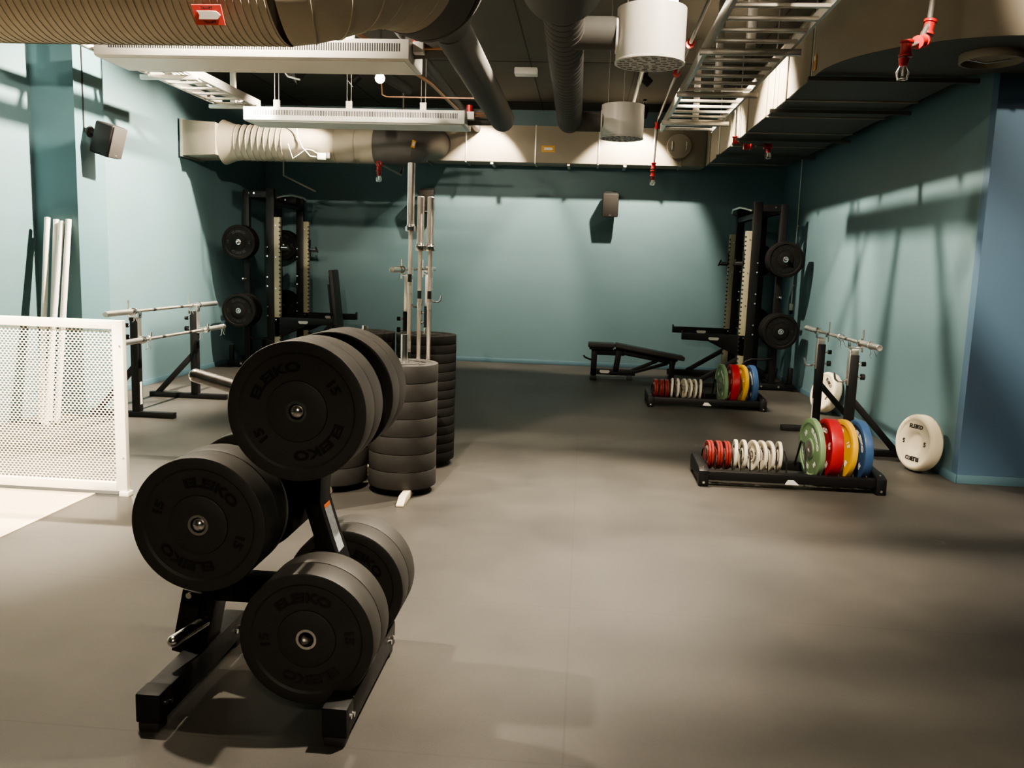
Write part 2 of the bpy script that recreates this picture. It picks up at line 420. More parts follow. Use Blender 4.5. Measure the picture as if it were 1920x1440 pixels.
# ------------------------------------------------------------------ four-pole plate holder and its stacks
HX = [-1.162, -1.632]; HY = [5.49, 6.28]
hd = thing('plate_stand', 'cream footed four-pole plate stand hidden under the stacked black plates', 'plate rack', (-1.397, 5.885, 0))
ox, oy = -1.397, 5.885
def poly_leg(x, y0, y1):
    mb = MB().prism([(y0-oy, 0), (y0-oy, .012), (y0+.09-oy, .05), (y1-.09-oy, .05), (y1-oy, .012), (y1-oy, 0)], x-.024-ox, x+.024-ox, 'x')
    return mb.build('base_rail', 'cream', hd, bev=.004)
poly_leg(HX[0]+.075, 5.06, 6.7); poly_leg(HX[1]+.02, 5.1, 6.7)
MB().bx(HX[1]-ox, HX[0]-ox, -.03, .03, .0, .05).build('crossbar', 'cream', hd, bev=.004)
for i, x in enumerate(HX):
    for j, y in enumerate(HY):
        top = {(0, 0): 1.045, (1, 0): .80, (0, 1): 1.03, (1, 1): 1.03}[(i, j)]
        MB().cyl((x-ox, y-oy, .046), (x-ox, y-oy, top), .0243, 28).build('chrome_pole', 'chrome', hd)
        MB().lathe([(1e-4, .02), (.17, .02), (.19, .024), (.2, .034), (.2, .044), (1e-4, .046)], 48, Matrix.Translation((x-ox, y-oy, 0))).build('base_disc', 'blackp', hd)
MB().bx(-1.23-ox-.03, -1.07-ox+.03, -.035, .035, .05, .075).build('bar_socket', 'blackm', hd, bev=.004)
MB().bx(-1.4-ox-.012, -1.4-ox+.012, 5.60-oy, 5.625-oy, .05, .52).build('center_post', 'cream', hd, bev=.003)
sname = {(0, 0): 'front right', (1, 0): 'front left', (0, 1): 'rear right', (1, 1): 'rear left'}
ordw = ['bottom', 'second', 'third', 'fourth', 'fifth', 'sixth', 'seventh', 'eighth', 'ninth', 'tenth', 'eleventh', 'twelfth', 'thirteenth', 'fourteenth']
for (i, j), (src, th, n) in {(0, 0): (B116, .1165, 7), (1, 0): (B116, .1165, 5), (0, 1): (B066, .0672, 14), (1, 1): (B066, .0672, 14)}.items():
    for k in range(n):
        w = ordw[k] + ('' if k == 0 else ' from bottom')
        if k == n-1: w = 'topmost'
        lab = f'{"thick" if j == 0 else "thin"} black plate, {w} in the {sname[(i, j)]} stack of the pole stand'
        bumper(src, lab, f'black plates stacked on the {sname[(i, j)]} pole', (HX[i]+random.uniform(-.0015, .0015), HY[j]+random.uniform(-.0015, .0015), .047+th*(k+.5)), (0, 0, 1), random.uniform(0, 6))

# ------------------------------------------------------------------ barbells
def make_barbell(label, L, sl, group=None, sr=.025, sm='satin'):
    # along local X, centred
    s0 = L/2-sl
    o = MB().cyl((-s0, 0, 0), (s0, 0, 0), .014, 20).build('barbell', 'knurl'); tag(o, label, 'barbell', group)
    for s in (-1, 1):
        MB().lathe([(1e-4, s0+.0), (.0205, s0), (sr, s0+.004), (sr, s0+sl-.004), (sr-.004, s0+sl), (1e-4, s0+sl-.002)], 28, Matrix.Rotation(s*PI/2, 4, 'Y')).build('sleeve', sm, o)
        MB().lathe([(.014, s0-.045), (.034, s0-.043), (.036, s0-.035), (.036, s0-.012), (.03, s0-.008), (.026, s0+.006)], 28, Matrix.Rotation(s*PI/2, 4, 'Y')).build('sleeve_collar', 'chrome', o)
        for w in (.30, .22): MB().cyl((s*(w-.055 if w == .30 else w-.05), 0, 0), (s*(w-.0), 0, 0), .0146, 18).build('grip_band', 'emboss' if w == .30 else 'satin', o)
    return o
bm_ = make_barbell('tall steel barbell standing upright behind the plate stacks, left and highest of three', 2.115, .42, 'barbells standing upright in the plate stand')
bm_.location = (-1.215, 5.885, .075+2.115/2); bm_.rotation_euler = (0, -PI/2, 0)
bw = make_barbell('chrome barbell standing upright behind the plate stacks, middle one of three', 1.89, .325, 'barbells standing upright in the plate stand', .0245, 'satin')
bw.location = (-1.145, 5.885, .075+1.89/2); bw.rotation_euler = (0, -PI/2, 0)
dup(bw, 'chrome barbell standing upright behind the plate stacks, right one of three', loc=(-1.075, 5.885, .075+1.89/2))
bh = make_barbell('steel barbell lying on top of the two squat stands by the left wall', 2.2, .42)
bh.location = (-4.055, 8.02, .986); bh.rotation_euler = (0, 0, PI/2)
dup(bh, 'lower steel barbell lying in the outer hooks of the squat stands by the left wall', loc=(-3.955, 7.99, .735))
dup(bh, 'steel barbell lying on top of the two squat stands by the right wall', loc=(2.30, 7.86, .975))
dup(bh, 'steel barbell lying on the raised squat stands behind the plate stacks', loc=(-1.75, 8.77, 1.437))
def make_clip(label):
    pts = [(math.cos(t)*.029, math.sin(t)*.029, .012*t/6.28-.02) for t in [i*.4 for i in range(34)]]
    o = MB().tube(pts, .0032, 8).build('spring_clip', 'chrome'); tag(o, label, 'barbell clip', 'spring clips on the barbells')
    for a in (0., 1.0):
        d = Vector((math.cos(-1.6+a*.5), math.sin(-1.6+a*.5), 0))
        MB().tube([d*.028+Vector((0, 0, -.012+.02*a)), d*.085+Vector((0, 0, -.012+.03*a)), d*.095+Vector((0, 0, .02))], .0032, 8).build('grip_handle', 'chrome', o)
    return o
cl = make_clip('spring clip round the far end of the lower barbell by the left wall')
cl.location = (-3.955, 9.02, .735); cl.rotation_euler = (PI/2, 0, 0)
for lab, loc in (('spring clip by the near collar of the upper barbell at the left wall', (-4.055, 7.38, .986)),
                 ('spring clip by the far stand on the upper barbell at the left wall', (-4.055, 8.50, .986)),
                 ('spring clip by the far collar of the lower barbell at the left wall', (-3.955, 8.5, .735)),
                 ('spring clip by the near collar of the lower barbell at the left wall', (-3.955, 7.42, .735)),
                 ('spring clip on the near sleeve of the barbell by the right wall', (2.30, 6.95, .975)),
                 ('spring clip round the middle of the barbell by the right wall', (2.30, 7.75, .975)),
                 ('spring clip on the near sleeve of the barbell behind the plate stacks', (-1.75, 7.98, 1.437))):
    dup(cl, lab, loc=loc)

# ------------------------------------------------------------------ squat stands
def make_stand(label, loc, side, outer=.90, inner=.955, foot=(-.27, .55), sticker=True, hook_z=.72, group='squat stands', by=0.0):
    # side = +1: braced towards +X (right wall)
    t = thing('squat_stand', label, 'squat stand', loc, 0, group)
    s = side
    MB().bx(s*foot[0], s*foot[1], -.03, .03, .0, .055).build('foot_bar', 'blackm', t, bev=.004)
    up = MB().bx(-.036, .036, -.036, .036, .055, outer).build('upright', 'blackm', t, bev=.004)
    MB().bar([(s*.02, .47), (s*(foot[1]-.08), .04)], .05, -.024, .024).build('brace', 'blackm', t, bev=.004)
    MB().bx(-.029, .029, -.029, .029, outer, inner-.03).build('inner_post', 'satin', t, bev=.003)
    cr = MB(); cr.bx(-.05, .05, -.03, .03, inner-.03, inner-.018); cr.bx(-.05, -.042, -.03, .03, inner-.02, inner+.03); cr.bx(.042, .05, -.03, .03, inner-.02, inner+.03)
    cr.build('bar_cradle', 'chrome', t, bev=.003)
    MB().cyl((s*.062, .0, inner-.06), (s*.062, .0, inner+.13), .008, 12).build('guard_pin', 'satin', t)
    for zz in (outer-.075, outer-.185):
        k = MB().cyl((s*.036, 0, zz), (s*.075, 0, zz), .009, 12).build('locking_knob', 'chrome', t)
        MB().cyl((s*.07, 0, zz), (s*.10, 0, zz), .026 if zz < outer-.1 else .02, 18).build('knob_head', 'blackp', k)
    h = MB().tube([(-s*.036, 0, hook_z-.01), (-s*.075, 0, hook_z-.03), (-s*.115, 0, hook_z-.03), (-s*.14, 0, hook_z-.01), (-s*.15, 0, hook_z+.045)], .0095, 12)
    h.build('bar_hook', 'chrome', t)
    MB().bx(-s*.044, -s*.032, -.03, .03, hook_z-.06, hook_z+.24).build('hook_plate', 'satin', t, bev=.002)
    if sticker: MB().bx(-s*.0375, -s*.0362, -.018, .02, .12, .33).build('sticker', 'paper', up, smooth=0)
    return t
make_stand('black squat stand by the left wall, nearer one with a white sticker', (-4.09, 7.47, 0), -1, .925, .955, (-.36, .46), True, .755)
make_stand('black squat stand by the left wall, farther one beside the big rack', (-4.06, 8.6, 0), -1, .925, .955, (-.34, .5), False, .755)
make_stand('black squat stand by the right wall, nearer one behind the blue plate', (2.30, 7.36, 0), 1, .86, .945, (-.3, .5), False, .66)
make_stand('black squat stand by the right wall, farther one behind the green plate', (2.30, 8.37, 0), 1, .86, .945, (-.32, .5), True, .68)
make_stand('squat stand with long pale extension behind the plate stacks, nearer of two', (-1.75, 8.38, 0), -1, 1.02, 1.405, (-.3, .4), False, 1.10)
make_stand('squat stand with long pale extension behind the plate stacks, farther of two', (-1.75, 9.5, 0), -1, 1.02, 1.405, (-.3, .4), False, 1.10)

# ------------------------------------------------------------------ half racks
def make_rack(label, s, group='half racks'):
    # s=+1 right wall rack (faces -X); local origin on the floor at the middle of the uprights, +x towards the wall
    cx, cy = (2.16, 11.85)
    t = thing('squat_rack', label, 'squat rack', (cx if s > 0 else -4.22, cy, 0), 0, group)
    X = lambda x: s*x
    for e in (-1, 1):
        y = e*.6
        up = MB().bx(X(-.05), X(.055), y-.04, y+.04, .08, 2.41).build('upright', 'blackm', t, bev=.005)
        st = MB().bx(X(-.13), X(-.05), y-.035, y+.035, .1, 2.04).build('hook_rail', 'beige', t, bev=.005)
        hl = MB()
        for k in range(30): hl.cyl((X(-.125), y-e*.0-.0355, .34+k*.056), (X(-.125), y-.0345, .34+k*.056), .011, 8); hl.cyl((X(-.1302), y, .34+k*.056), (X(-.1295), y, .34+k*.056), .015, 10)
        merge(st, hl, 'slot')
        bl = MB()
        for k in range(5): bl.cyl((X(-.075), y-.035, .25+k*.42), (X(-.075), y-.042, .25+k*.42), .009, 10)
        merge(st, bl, 'chrome')
        bl = MB()
        for zz in (.72, .84, 1.12, 1.24, 1.52, 1.64): bl.cyl((X(.04), y-.04, zz), (X(.04), y-.047, zz), .011, 10)
        merge(up, bl, 'chrome')
        rp = MB().bx(X(.29), X(.37), y-.04, y+.04, .08, 2.39).build('rear_post', 'blackm', t, bev=.005)
        MB().bx(X(.04), X(.34), y-.03, y+.03, 2.29, 2.38).build('top_beam', 'blackm', t, bev=.005)
        for dx in (.22, .30): MB().cyl((X(dx), y-.03, 2.345), (X(dx), y-.038, 2.345), .013, 12).build('bolt', 'chrome', rp)
        ft = MB().bx(X(-.90), X(.62), y-.04, y+.04, .01, .085).build('foot_rail', 'blackm', t, bev=.005)
        for dx in (.2, .42): MB().cyl((X(dx), y-.04, .05), (X(dx), y-.05, .05), .014, 12).build('bolt', 'chrome', ft)
        MB().bx(X(.54), X(.595), y-.03, y+.03, .085, .30).build('bar_holder', 'blackm', t, bev=.004)
        MB().bar([(X(-.62), .07), (X(-.10), .40)], .06, y-.025, y+.025).build('brace', 'blackm', t, bev=.004)
        sa = MB().prism([(X(-.86), .62), (X(-.86), .735), (X(-.845), .735), (X(-.84), .705), (X(-.05), .705), (X(-.05), .43), (X(-.16), .44), (X(-.52), .61)], y-e*.0-.035, y+.035).build('safety_arm', 'blackm', t, bev=.005)
        em = MB().prism([(X(-.45+a*.5), .645+b) for a, b in ((-.14, 0), (-.12, .018), (.12, .018), (.14, 0), (.10, -.02), (-.10, -.02))], y-.0375, y-.0352).build('emblem_plate', 'emblem', sa)
        j = MB().bx(X(-.14), X(-.13), y-.04, y+.04, 1.60, 1.78); j.bx(X(-.25), X(-.135), y-.04, y-.015, 1.60, 1.625); j.box((X(-.25), y-.027, 1.635), (.02, .025, .09), Matrix.Rotation(X(.4), 3, 'Y'))
        j = j.build('bar_hook', 'blackp', t, bev=.003)
        MB().cyl((X(-.235), y-.03, 1.64), (X(-.15), y-.03, 1.64), .014, 14).build('hook_roller', 'chrome', j)
        for zz, ln in ((1.69, .30), (.79, .27), (1.21, .12)):
            pg = MB().cyl((X(.33), y+e*.03, zz), (X(.33), y+e*(.04+ln), zz), .0238 if ln > .2 else .019, 24); pg.ball((X(.33), y+e*(.04+ln), zz), .0236 if ln > .2 else .019, 20)
            pg.build('chrome_peg', 'chrome', t, smooth=45)
    pts = [(X(-.06+.0), -.56, 2.30), (X(-.13), -.5, 2.33), (X(-.16), -.25, 2.36), (X(-.16), .25, 2.36), (X(-.13), .5, 2.33), (X(-.06), .56, 2.30)]
    MB().tube(pts, .016, 14).build('pull_up_bar', 'satin', t)
    MB().bx(X(-.04), X(.04), -.57, .57, 2.20, 2.27).build('front_crossbeam', 'blackm', t, bev=.005)
    MB().bx(X(.30), X(.36), -.57, .57, 2.28, 2.36).build('rear_crossbeam', 'blackm', t, bev=.005)
    MB().bx(X(.30), X(.36), -.57, .57, .10, .18).build('rear_crossbeam', 'blackm', t, bev=.005)
    MB().tube([(X(-.1), -.62, .27), (X(-.03), -.64, .36), (X(.05), -.645, .40), (X(.2), -.645, .40), (X(.31), -.645, .42)], .013, 12).build('band_bar', 'blackm', t)
    return t
make_rack('black half rack with beige hook rails against the right wall', 1)
make_rack('black half rack with beige hook rails against the left wall', -1)
for s, nm_ in ((1, 'right'), (-1, 'left')):
    x = 2.49 if s > 0 else -4.55
    g = f'black plates on the {nm_} half rack'
    pos = [('near upper', B055, 1.69, [10.97, 11.027, 11.084]), ('near lower', B090, .79, [10.96, 11.053, 11.146])]
    for w, src, z, ys in pos:
        for i, y in enumerate(ys):
            bumper(src, f'black plate, {("outermost", "middle", "innermost")[i]} on the {w} peg of the half rack at the {nm_} wall', g, (x, y, z), (0, -1, 0), .3*i)
    for w, src, z, ys in (('far upper', B090, 1.69, [12.62, 12.713]), ('far lower', B090, .79, [12.62, 12.713])):
        for i, y in enumerate(ys):
            bumper(src, f'black plate, {("innermost", "outermost")[i]} on the {w} peg of the half rack at the {nm_} wall', g, (x, y, z), (0, -1 if i == 0 else 1, 0), .3*i)

# ------------------------------------------------------------------ benches
def make_bench(label, loc, rz, back_up=False):
    t = thing('weight_bench', label, 'bench', loc, rz, 'adjustable benches')
    MB().bx(.0, .36, -.15, .15, .435, .49).build('seat_pad', 'vinyl', t, bev=.014, seg=3)
    MB().bx(.02, .34, -.12, .12, .405, .436).build('seat_plate', 'blackm', t, bev=.003)
    if not back_up:
        R = Matrix.Rotation(math.radians(9), 3, 'Y'); c = Vector((.84, 0, .395))
        MB().box(c, (.95, .30, .055), R).build('back_pad', 'vinyl', t, bev=.014, seg=3)
        MB().box(c+R @ Vector((-.03, 0, -.042)), (.85, .12, .03), R).build('back_plate', 'blackm', t, bev=.003)
        MB().box(c+R @ Vector((-.05, 0, -.085)), (.86, .06, .055), R).build('back_frame', 'beige' if False else 'blackm', t, bev=.004)
        MB().box(c+R @ Vector((-.05, 0, -.056)), (.80, .064, .006), R).build('scale_strip', 'satin', t)
    else:
        R = Matrix.Rotation(math.radians(-84), 3, 'Y'); c = Vector((.43, 0, .93))
        MB().box(c, (.86, .30, .06), R).build('back_pad', 'vinyl', t, bev=.014, seg=3)
        MB().box(c+R @ Vector((0, 0, -.045)), (.7, .12, .03), R).build('back_plate', 'blackm', t, bev=.003)
        MB().box(c+R @ Vector((-.08, 0, -.08)), (.62, .05, .04), R).build('back_frame', 'blackm', t, bev=.004)
        MB().bar([(.47, .62), (.95, .10)], .05, -.025, .025).build('strut', 'blackm', t, bev=.003)
    MB().bx(.05, .13, -.04, .04, .03, .40).build('front_leg', 'blackm', t, bev=.004)
    MB().bar([(.43, .40), (.39, .10)], .075, -.04, .04).build('middle_leg', 'blackm', t, bev=.004)
    MB().bx(.05, .50, -.035, .035, .325, .40).build('upper_beam', 'blackm', t, bev=.004)
    MB().bx(.08, .50, -.034, .034, .365, .372).build('scale_strip', 'satin', t) if not back_up else None
    lr = MB().bx(.05, .66, -.04, .04, .055, .135).build('lower_beam', 'blackm', t, bev=.004)
    MB().prism([(.17+a, .098+b) for a, b in ((0, 0), (.012, .022), (.13, .022), (.145, 0), (.12, -.02), (.02, -.02))], -.0425, -.0402).build('emblem_plate', 'emblem', lr)
    if not back_up:
        MB().bar([(.60, .09), (1.05, .24)], .04, -.035, -.02).build('strut', 'blackm', t, bev=.002)
        MB().bar([(.55, .09), (.95, .27)], .05, .0, .03).build('strut', 'blackm', t, bev=.002)
    MB().bar([(.60, .08), (1.10, .235)], .035, .02, .035).build('strut', 'blackm', t, bev=.002)
    MB().bx(1.12, 1.19, -.04, .04, .03, .30).build('rear_leg', 'blackm', t, bev=.004) if not back_up else MB().bx(1.0, 1.07, -.04, .04, .03, .16).build('rear_leg', 'blackm', t, bev=.004)
    MB().bx(.045, .13, -.24, .24, 0.0, .055).build('front_foot', 'blackm', t, bev=.005)
    MB().bx(.55, .62, -.06, .06, 0.0, .06).build('middle_foot', 'rubber', t, bev=.005)
    MB().bx(1.12, 1.2, -.2, .2, 0.0, .05).build('rear_foot', 'blackm', t, bev=.005) if not back_up else MB().bx(1.0, 1.08, -.2, .2, 0.0, .05).build('rear_foot', 'blackm', t, bev=.005)
    MB().tube([(.06, .0, .25), (-.02, 0, .275), (-.045, 0, .29), (-.05, 0, .31)], .012, 10).build('foot_hook', 'blackm', t)
    return t
make_bench('black adjustable bench with its back pad sloping down, in front of the right half rack', (.09, 11.7, 0), 0)
make_bench('black adjustable bench with its back pad raised upright inside the left half rack', (-3.07, 11.85, 0), PI, True)

# ------------------------------------------------------------------ low plate racks with coloured plates
def make_low_rack(label, loc, L=1.29, group='low plate racks on the floor'):
    t = thing('plate_rack', label, 'plate rack', loc, 0, group)
    for y, z in ((.02, .075), (.40, .085)):
        MB().bx(.05, L-.05, y-.03, y+.03, z-.03, z+.035).build('front_beam' if y < .1 else 'rear_beam', 'blackm', t, bev=.005)
    MB().bx(.05, L-.05, .05, .075, .035, .055).build('lower_strip', 'blackm', t, bev=.003)
    for x in (.03, L-.03):
        e = MB().prism([(-.03, .0), (-.03, .115), (.04, .135), (.40, .15), (.47, .12), (.47, .03), (.40, .0), (.36, .03), (.06, .03), (.03, 0)], x-.035, x+.035, 'x').build('end_frame', 'blackm', t, bev=.006)
        for yy in (0.01, .43): MB().cyl((x, yy-.035, .03), (x, yy-.045, .03), .009, 12).build('bolt', 'chrome', e)
        MB().cyl((x, .02, .125), (x, .02, .137), .008, 12).build('bolt', 'chrome', e)
    xs = [.058, .124, .185, .246, .307, .373, .44, .497, .558, .63]
    for i, x in enumerate(xs):
        MB().tube([(x, .09, .10), (x, .12, .20), (x, .20, .235), (x, .30, .20), (x, .34, .12)], .005, 8).build('divider', 'blackm', t)
    for x in (.755, .86, .985, 1.085, 1.18):
        MB().tube([(x, .05, .10), (x, .10, .22), (x, .17, .31), (x, .24, .31), (x, .36, .12)], .008, 8).build('divider', 'blackm', t)
    MB().prism([(.60, .04), (.70, .04), (.66, .075), (.62, .075)], -.012, -.0095).build('sticker', 'paper', t, smooth=0)
    return t
def make_colour(label, th, weight, m):
    h = th/2
    mb = MB(); mb.lathe(bumper_profile(h, .225, .075, .186, min(.008, th*.2)), 72, closed=True)
    o = mb.build('bumper_plate', m, smooth=40); tag(o, label, 'weight plate', 'coloured plates in the low racks')
    MB().lathe([(.066, -h+.0005), (.0745, -h+.002), (.0745, h-.002), (.066, h-.0005)], 48, closed=True).build('hub_disc', m, o, smooth=40)
    MB().lathe([(.0258, -h), (.03, -h-.001), (.045, -h+.002), (.062, -h-.0015), (.066, -h), (.066, h), (.062, h+.0015), (.045, h-.002), (.03, h+.001), (.0258, h)], 48, closed=True).build('steel_hub', 'satin', o)
    t = MB(); dip = min(.008, th*.2)
    for fl_ in (False, True):
        for k in (0, 1):
            arc_text(t, 'ELEIKO', .042, .14, PI/2+k*PI, h-dip, .0012, .04, 1.45, fl_)
            arc_text(t, weight, .046, .135, k*PI, h-dip, .0012, .04, 1.1, fl_)
    merge(o, t, 'text_w')
    return o
def make_change(label, R, th, m, group):
    h = th/2
    o = MB().lathe([(.0485, -h+.004), (R*.72, -h+.004), (R*.78, -h), (R-.004, -h), (R, -h+.004), (R, h-.004), (R-.004, h), (R*.78, h), (R*.72, h-.004), (.0485, h-.004)], 48, closed=True).build('change_plate', m, smooth=40)
    tag(o, label, 'weight plate', group)
    MB().lathe(ring_profile(h-.001, .0255, .032), 32, closed=True).build('steel_insert', 'chrome', o)
    MB().lathe([(.0325, -h+.001), (.045, -h), (.048, -h+.003), (.048, h-.003), (.045, h), (.0325, h-.001)], 40, closed=True).build('hub_disc', m, o, smooth=40)
    t = MB()
    for k in (0, 1): arc_text(t, 'ELEIKO', R*.2, R*.56, PI/2+k*PI, h-.004, .0008, .04, 1.4)
    merge(o, t, 'text_b' if m == 'whitem' else 'text_w')
    return o
make_low_rack('black low plate rack full of coloured plates, nearer of two on the floor', (.88, 6.02, 0))
make_low_rack('black low plate rack full of coloured plates, farther one before the bench', (.765, 9.44, 0))
CP = [('green', 'green', .04, '10', .83, 6), ('red', 'red', .085, '25', .945, 2), ('yellow', 'yellow', .04, '15', 1.035, 10), ('blue', 'blue', .058, '20', 1.155, 4)]
protos = {c: make_colour('x', th, w, m) for c, m, th, w, _, _ in CP}
red_p = make_change('x', .105, .019, 'redm', None); wht_p = make_change('x', .1125, .024, 'whitem', None)
seen = set()
def inst(p, label, group, loc, ax, spin):
    if p.name in seen: o = dup(p, label, group)
    else: o = p; seen.add(p.name); o['label'] = label; o['group'] = group
    return place(o, loc, ax, spin)
for wd, (bx_, by_) in (('nearer', (.88, 6.02)), ('farther', (.765, 9.44))):
    for c, m, th, w, x, yw in CP:
        a = math.radians(yw)
        lean = math.radians({'green': -2, 'red': 1.5, 'yellow': 4, 'blue': -1}[c])
        ax = (-math.cos(a)*math.cos(lean), -math.sin(a), math.sin(lean))
        inst(protos[c], f'{c} rubber plate with white lettering standing in the {wd} low plate rack', 'coloured plates in the low racks', (bx_+x, by_+.225, .262), ax, {'green': -.8, 'red': .35, 'yellow': .5, 'blue': -.75}[c])
    for i, x in enumerate((.092, .155, .214)):
        for j, d in enumerate((-.0105, .0105)):
            w = ('left', 'middle', 'right')[i]
            inst(red_p, f'small dark red plate, {("left", "right")[j]} one of the {w} pair in the {wd} low plate rack', 'small red plates in the low racks', (bx_+x+d, by_+.215, .183), (-1, -.06, .02), i+j)
    for i, (x, yw) in enumerate(((.278, -4), (.337, 2), (.41, 12), (.468, 10), (.525, 8), (.592, -2))):
        a = math.radians(yw)
        inst(wht_p, f'small white plate, {("first", "second", "third", "fourth", "fifth", "last")[i]} of six from the left in the {wd} low plate rack', 'small white plates in the low racks', (bx_+x, by_+.215, .192), (-math.cos(a), -math.sin(a), .03), i*.7)

# ------------------------------------------------------------------ thick ivory technique plates by the right wall
def make_tech(label):
    h = .058; R = .225
    pr = [(1e-4, .02), (.05, .022), (.085, .03), (.10, h-.012), (.168, h-.0135), (.178, h-.008), (.187, h-.002), (.198, h), (.212, h-.006), (.222, h-.02), (R, h-.035)]
    prof = [(r, -z) for r, z in pr] + [(r, z) for r, z in reversed(pr)]
    o = MB().lathe(prof, 72).build('technique_plate', 'ivory', smooth=50); tag(o, label, 'weight plate', 'thick ivory plates by the right wall')
    t = MB()
    for k in (0, 1):
        sgn = 1-2*k
        for tx, sz, px_, py_ in (('ELEIKO', .043, 0, .126), ('5', .048, .122, 0)):
            vs, fs = text_geo(tx, sz, .0012, .05); t.add([(sgn*(v.x*1.12+px_), sgn*(v.y+py_), h-.0118+v.z) for v in vs], fs)
    merge(o, t, 'text_b')
    return o
tp = make_tech('thick ivory foam plate leaning by the wall corner, black lettering')
place(tp, (2.70, 6.85, .229), (-.955, -.29, .07), .03)
tp2 = dup(tp, 'thick ivory foam plate leaning on the right wall behind the squat stands')
place(tp2, (2.71, 9.52, .236), (-.93, -.27, .26), -.55)

# ------------------------------------------------------------------ perforated screen and white pipes
sx0, sx1, sy = -4.55, -2.80, 4.98
scn = thing('mesh_screen', 'white framed perforated metal screen standing at the left by the pale floor', 'screen', ((sx0+sx1)/2, sy, 0))
mx_ = (sx0+sx1)/2; W = (sx1-sx0)/2
for n, b in (('top_rail', (-W+.07, W-.07, -.02, .02, 1.05, 1.105)), ('bottom_rail', (-W+.07, W-.07, -.02, .02, .03, .085))):
    MB().bx(*b).build(n, 'screen', scn, bev=.003)
for x0, x1 in ((W-.07, W+.0), (-W, -W+.07)):
    p = MB().bx(x0, x1, -.02, .02, .03, 1.105).build('side_post', 'screen', scn, bev=.003)
    MB().bx(x0+.02, x1+.012, -.03, .03, 0, .03).build('foot_cap', 'screen', p, bev=.003)
    for zz in (.95, .25): MB().cyl((x1-.02, -.02, zz), (x1-.02, -.026, zz), .006, 10).build('bolt', 'satin', p)
hm = MB(); px, pz = .0262, .0155; z0, z1 = .08, 1.055
nx = int((2*W-.12)/px); nz = int((z1-z0)/pz)
for j in range(nz+1):
    for i in range(nx+1):
        cx = -W+.065+(i+(.5 if j % 2 else 0))*px; cz = z0+j*pz
        oh = [(-.5, -.33), (0, -.667), (.5, -.33), (.5, .33), (0, .667), (-.5, .33)]
        k = .70
        vs = [(cx+a*px, 0, cz+b*pz) for a, b in oh] + [(cx+a*px*k, 0, cz+b*pz*k*1.02) for a, b in oh]
        hm.add(vs, [(q, (q+1) % 6, 6+(q+1) % 6, 6+q) for q in range(6)])
hm.build('perforated_sheet', 'screen', scn, smooth=0)
for i, (a, b, lab) in enumerate((((-4.72, 6.98), (-4.83, 7.37, 1.80), 'tall white pipe leaning in the pillar corner, leftmost of four'), ((-4.69, 7.06), (-4.765, 7.40, 1.785), 'tall white pipe leaning on the pillar, second from left of four'),
                                 ((-4.64, 6.93), (-4.705, 7.385, 1.77), 'tall white pipe leaning on the pillar, third from left of four'), ((-4.58, 7.0), (-4.645, 7.395, 1.79), 'tall white pipe leaning on the pillar, rightmost of four'))):
    a3 = Vector((a[0], a[1], .003)); b3 = Vector(b)
    F = frame_z(b3-a3).to_4x4(); Ln = (b3-a3).length
    o = MB().lathe([(.021, 0), (.025, 0), (.025, Ln), (.021, Ln), (.021, 0)], 24, F).build('white_pipe', 'whitep', loc=a3)
    tag(o, lab, 'pipe', 'white pipes leaning by the pillar')

# ------------------------------------------------------------------ ceiling services
def ribbed(mb, p0, p1, r, step=.09, depth=.008, n=40):
    p0 = Vector(p0); p1 = Vector(p1); L = (p1-p0).length; F = Matrix.Translation(p0) @ frame_z(p1-p0).to_4x4()
    prof = []; z = 0
    while z < L-step:
        prof += [(r, z), (r, z+step*.82), (r+depth, z+step*.86), (r+depth, z+step*.97)]; z += step
    prof += [(r, z), (r, L)]
    mb.lathe(prof, n, F)
big = thing('spiral_duct', 'large ribbed round duct crossing under the ceiling at upper left', 'air duct', (-3, 4.15, 2.885))
bo = Vector((-3, 4.15, 2.85))
def L_(*p): return [Vector(q)-bo for q in p]
mb = MB(); ribbed(mb, Vector((-7+2.1, 4.15, 2.86))-bo, Vector((-1.47, 4.15, 2.86))-bo, .36, .036, .0035, 56)
mb.build('ribbed_pipe', 'duct', big, smooth=25)
segs = [(-1.49, 4.15, 2.86), (-1.40, 4.16, 2.87), (-1.31, 4.20, 2.895), (-1.23, 4.27, 2.93), (-1.16, 4.37, 2.965), (-1.09, 4.49, 2.99), (-1.02, 4.62, 3.0), (-.97, 4.72, 3.0)]
el = MB().tube(L_(*segs), .36, 56, rs=[.36, .358, .351, .34, .327, .314, .306, .302])
for i in (1, 2, 3, 4, 5, 6):
    d = (Vector(segs[i+1])-Vector(segs[i-1])).normalized(); rr = (.36, .358, .351, .34, .327, .314, .306)[i]
    el.lathe([(rr-.004, -.007), (rr+.005, -.004), (rr+.005, .004), (rr-.004, .007)], 56, Matrix.Translation(Vector(segs[i])-bo) @ frame_z(d).to_4x4())
el.build('elbow', 'duct', big, smooth=30)
MB().tube(L_((-.985, 4.69, 3.0), (-.90, 4.86, 3.0)), .308, 48).build('outlet_sleeve', 'ductd', big)
b2 = MB(); b2.tube(L_((-.90, 4.86, 3.0), (-.885, 4.92, 2.99), (-.87, 5.06, 2.93), (-.86, 5.22, 2.87)), .2, 40, rs=[.315, .28, .18, .118])
b2.build('reducer', 'ductd', big, smooth=50)
s1 = MB(); s1.tube(L_((-.86, 5.16, 2.87), (-.86, 8.45, 2.87)), .115, 36); s1.ball(Vector((-.86, 8.45, 2.87))-bo, .115, 32)
s1.build('branch_pipe', 'ductd', big, smooth=50)
for yb, x0 in ((5.62, -1.2), (8.25, -1.21)):
    MB().tube(L_((x0, yb, 2.85), (-.86, yb, 2.86)), .075, 24).build('side_branch', 'ductd', big)
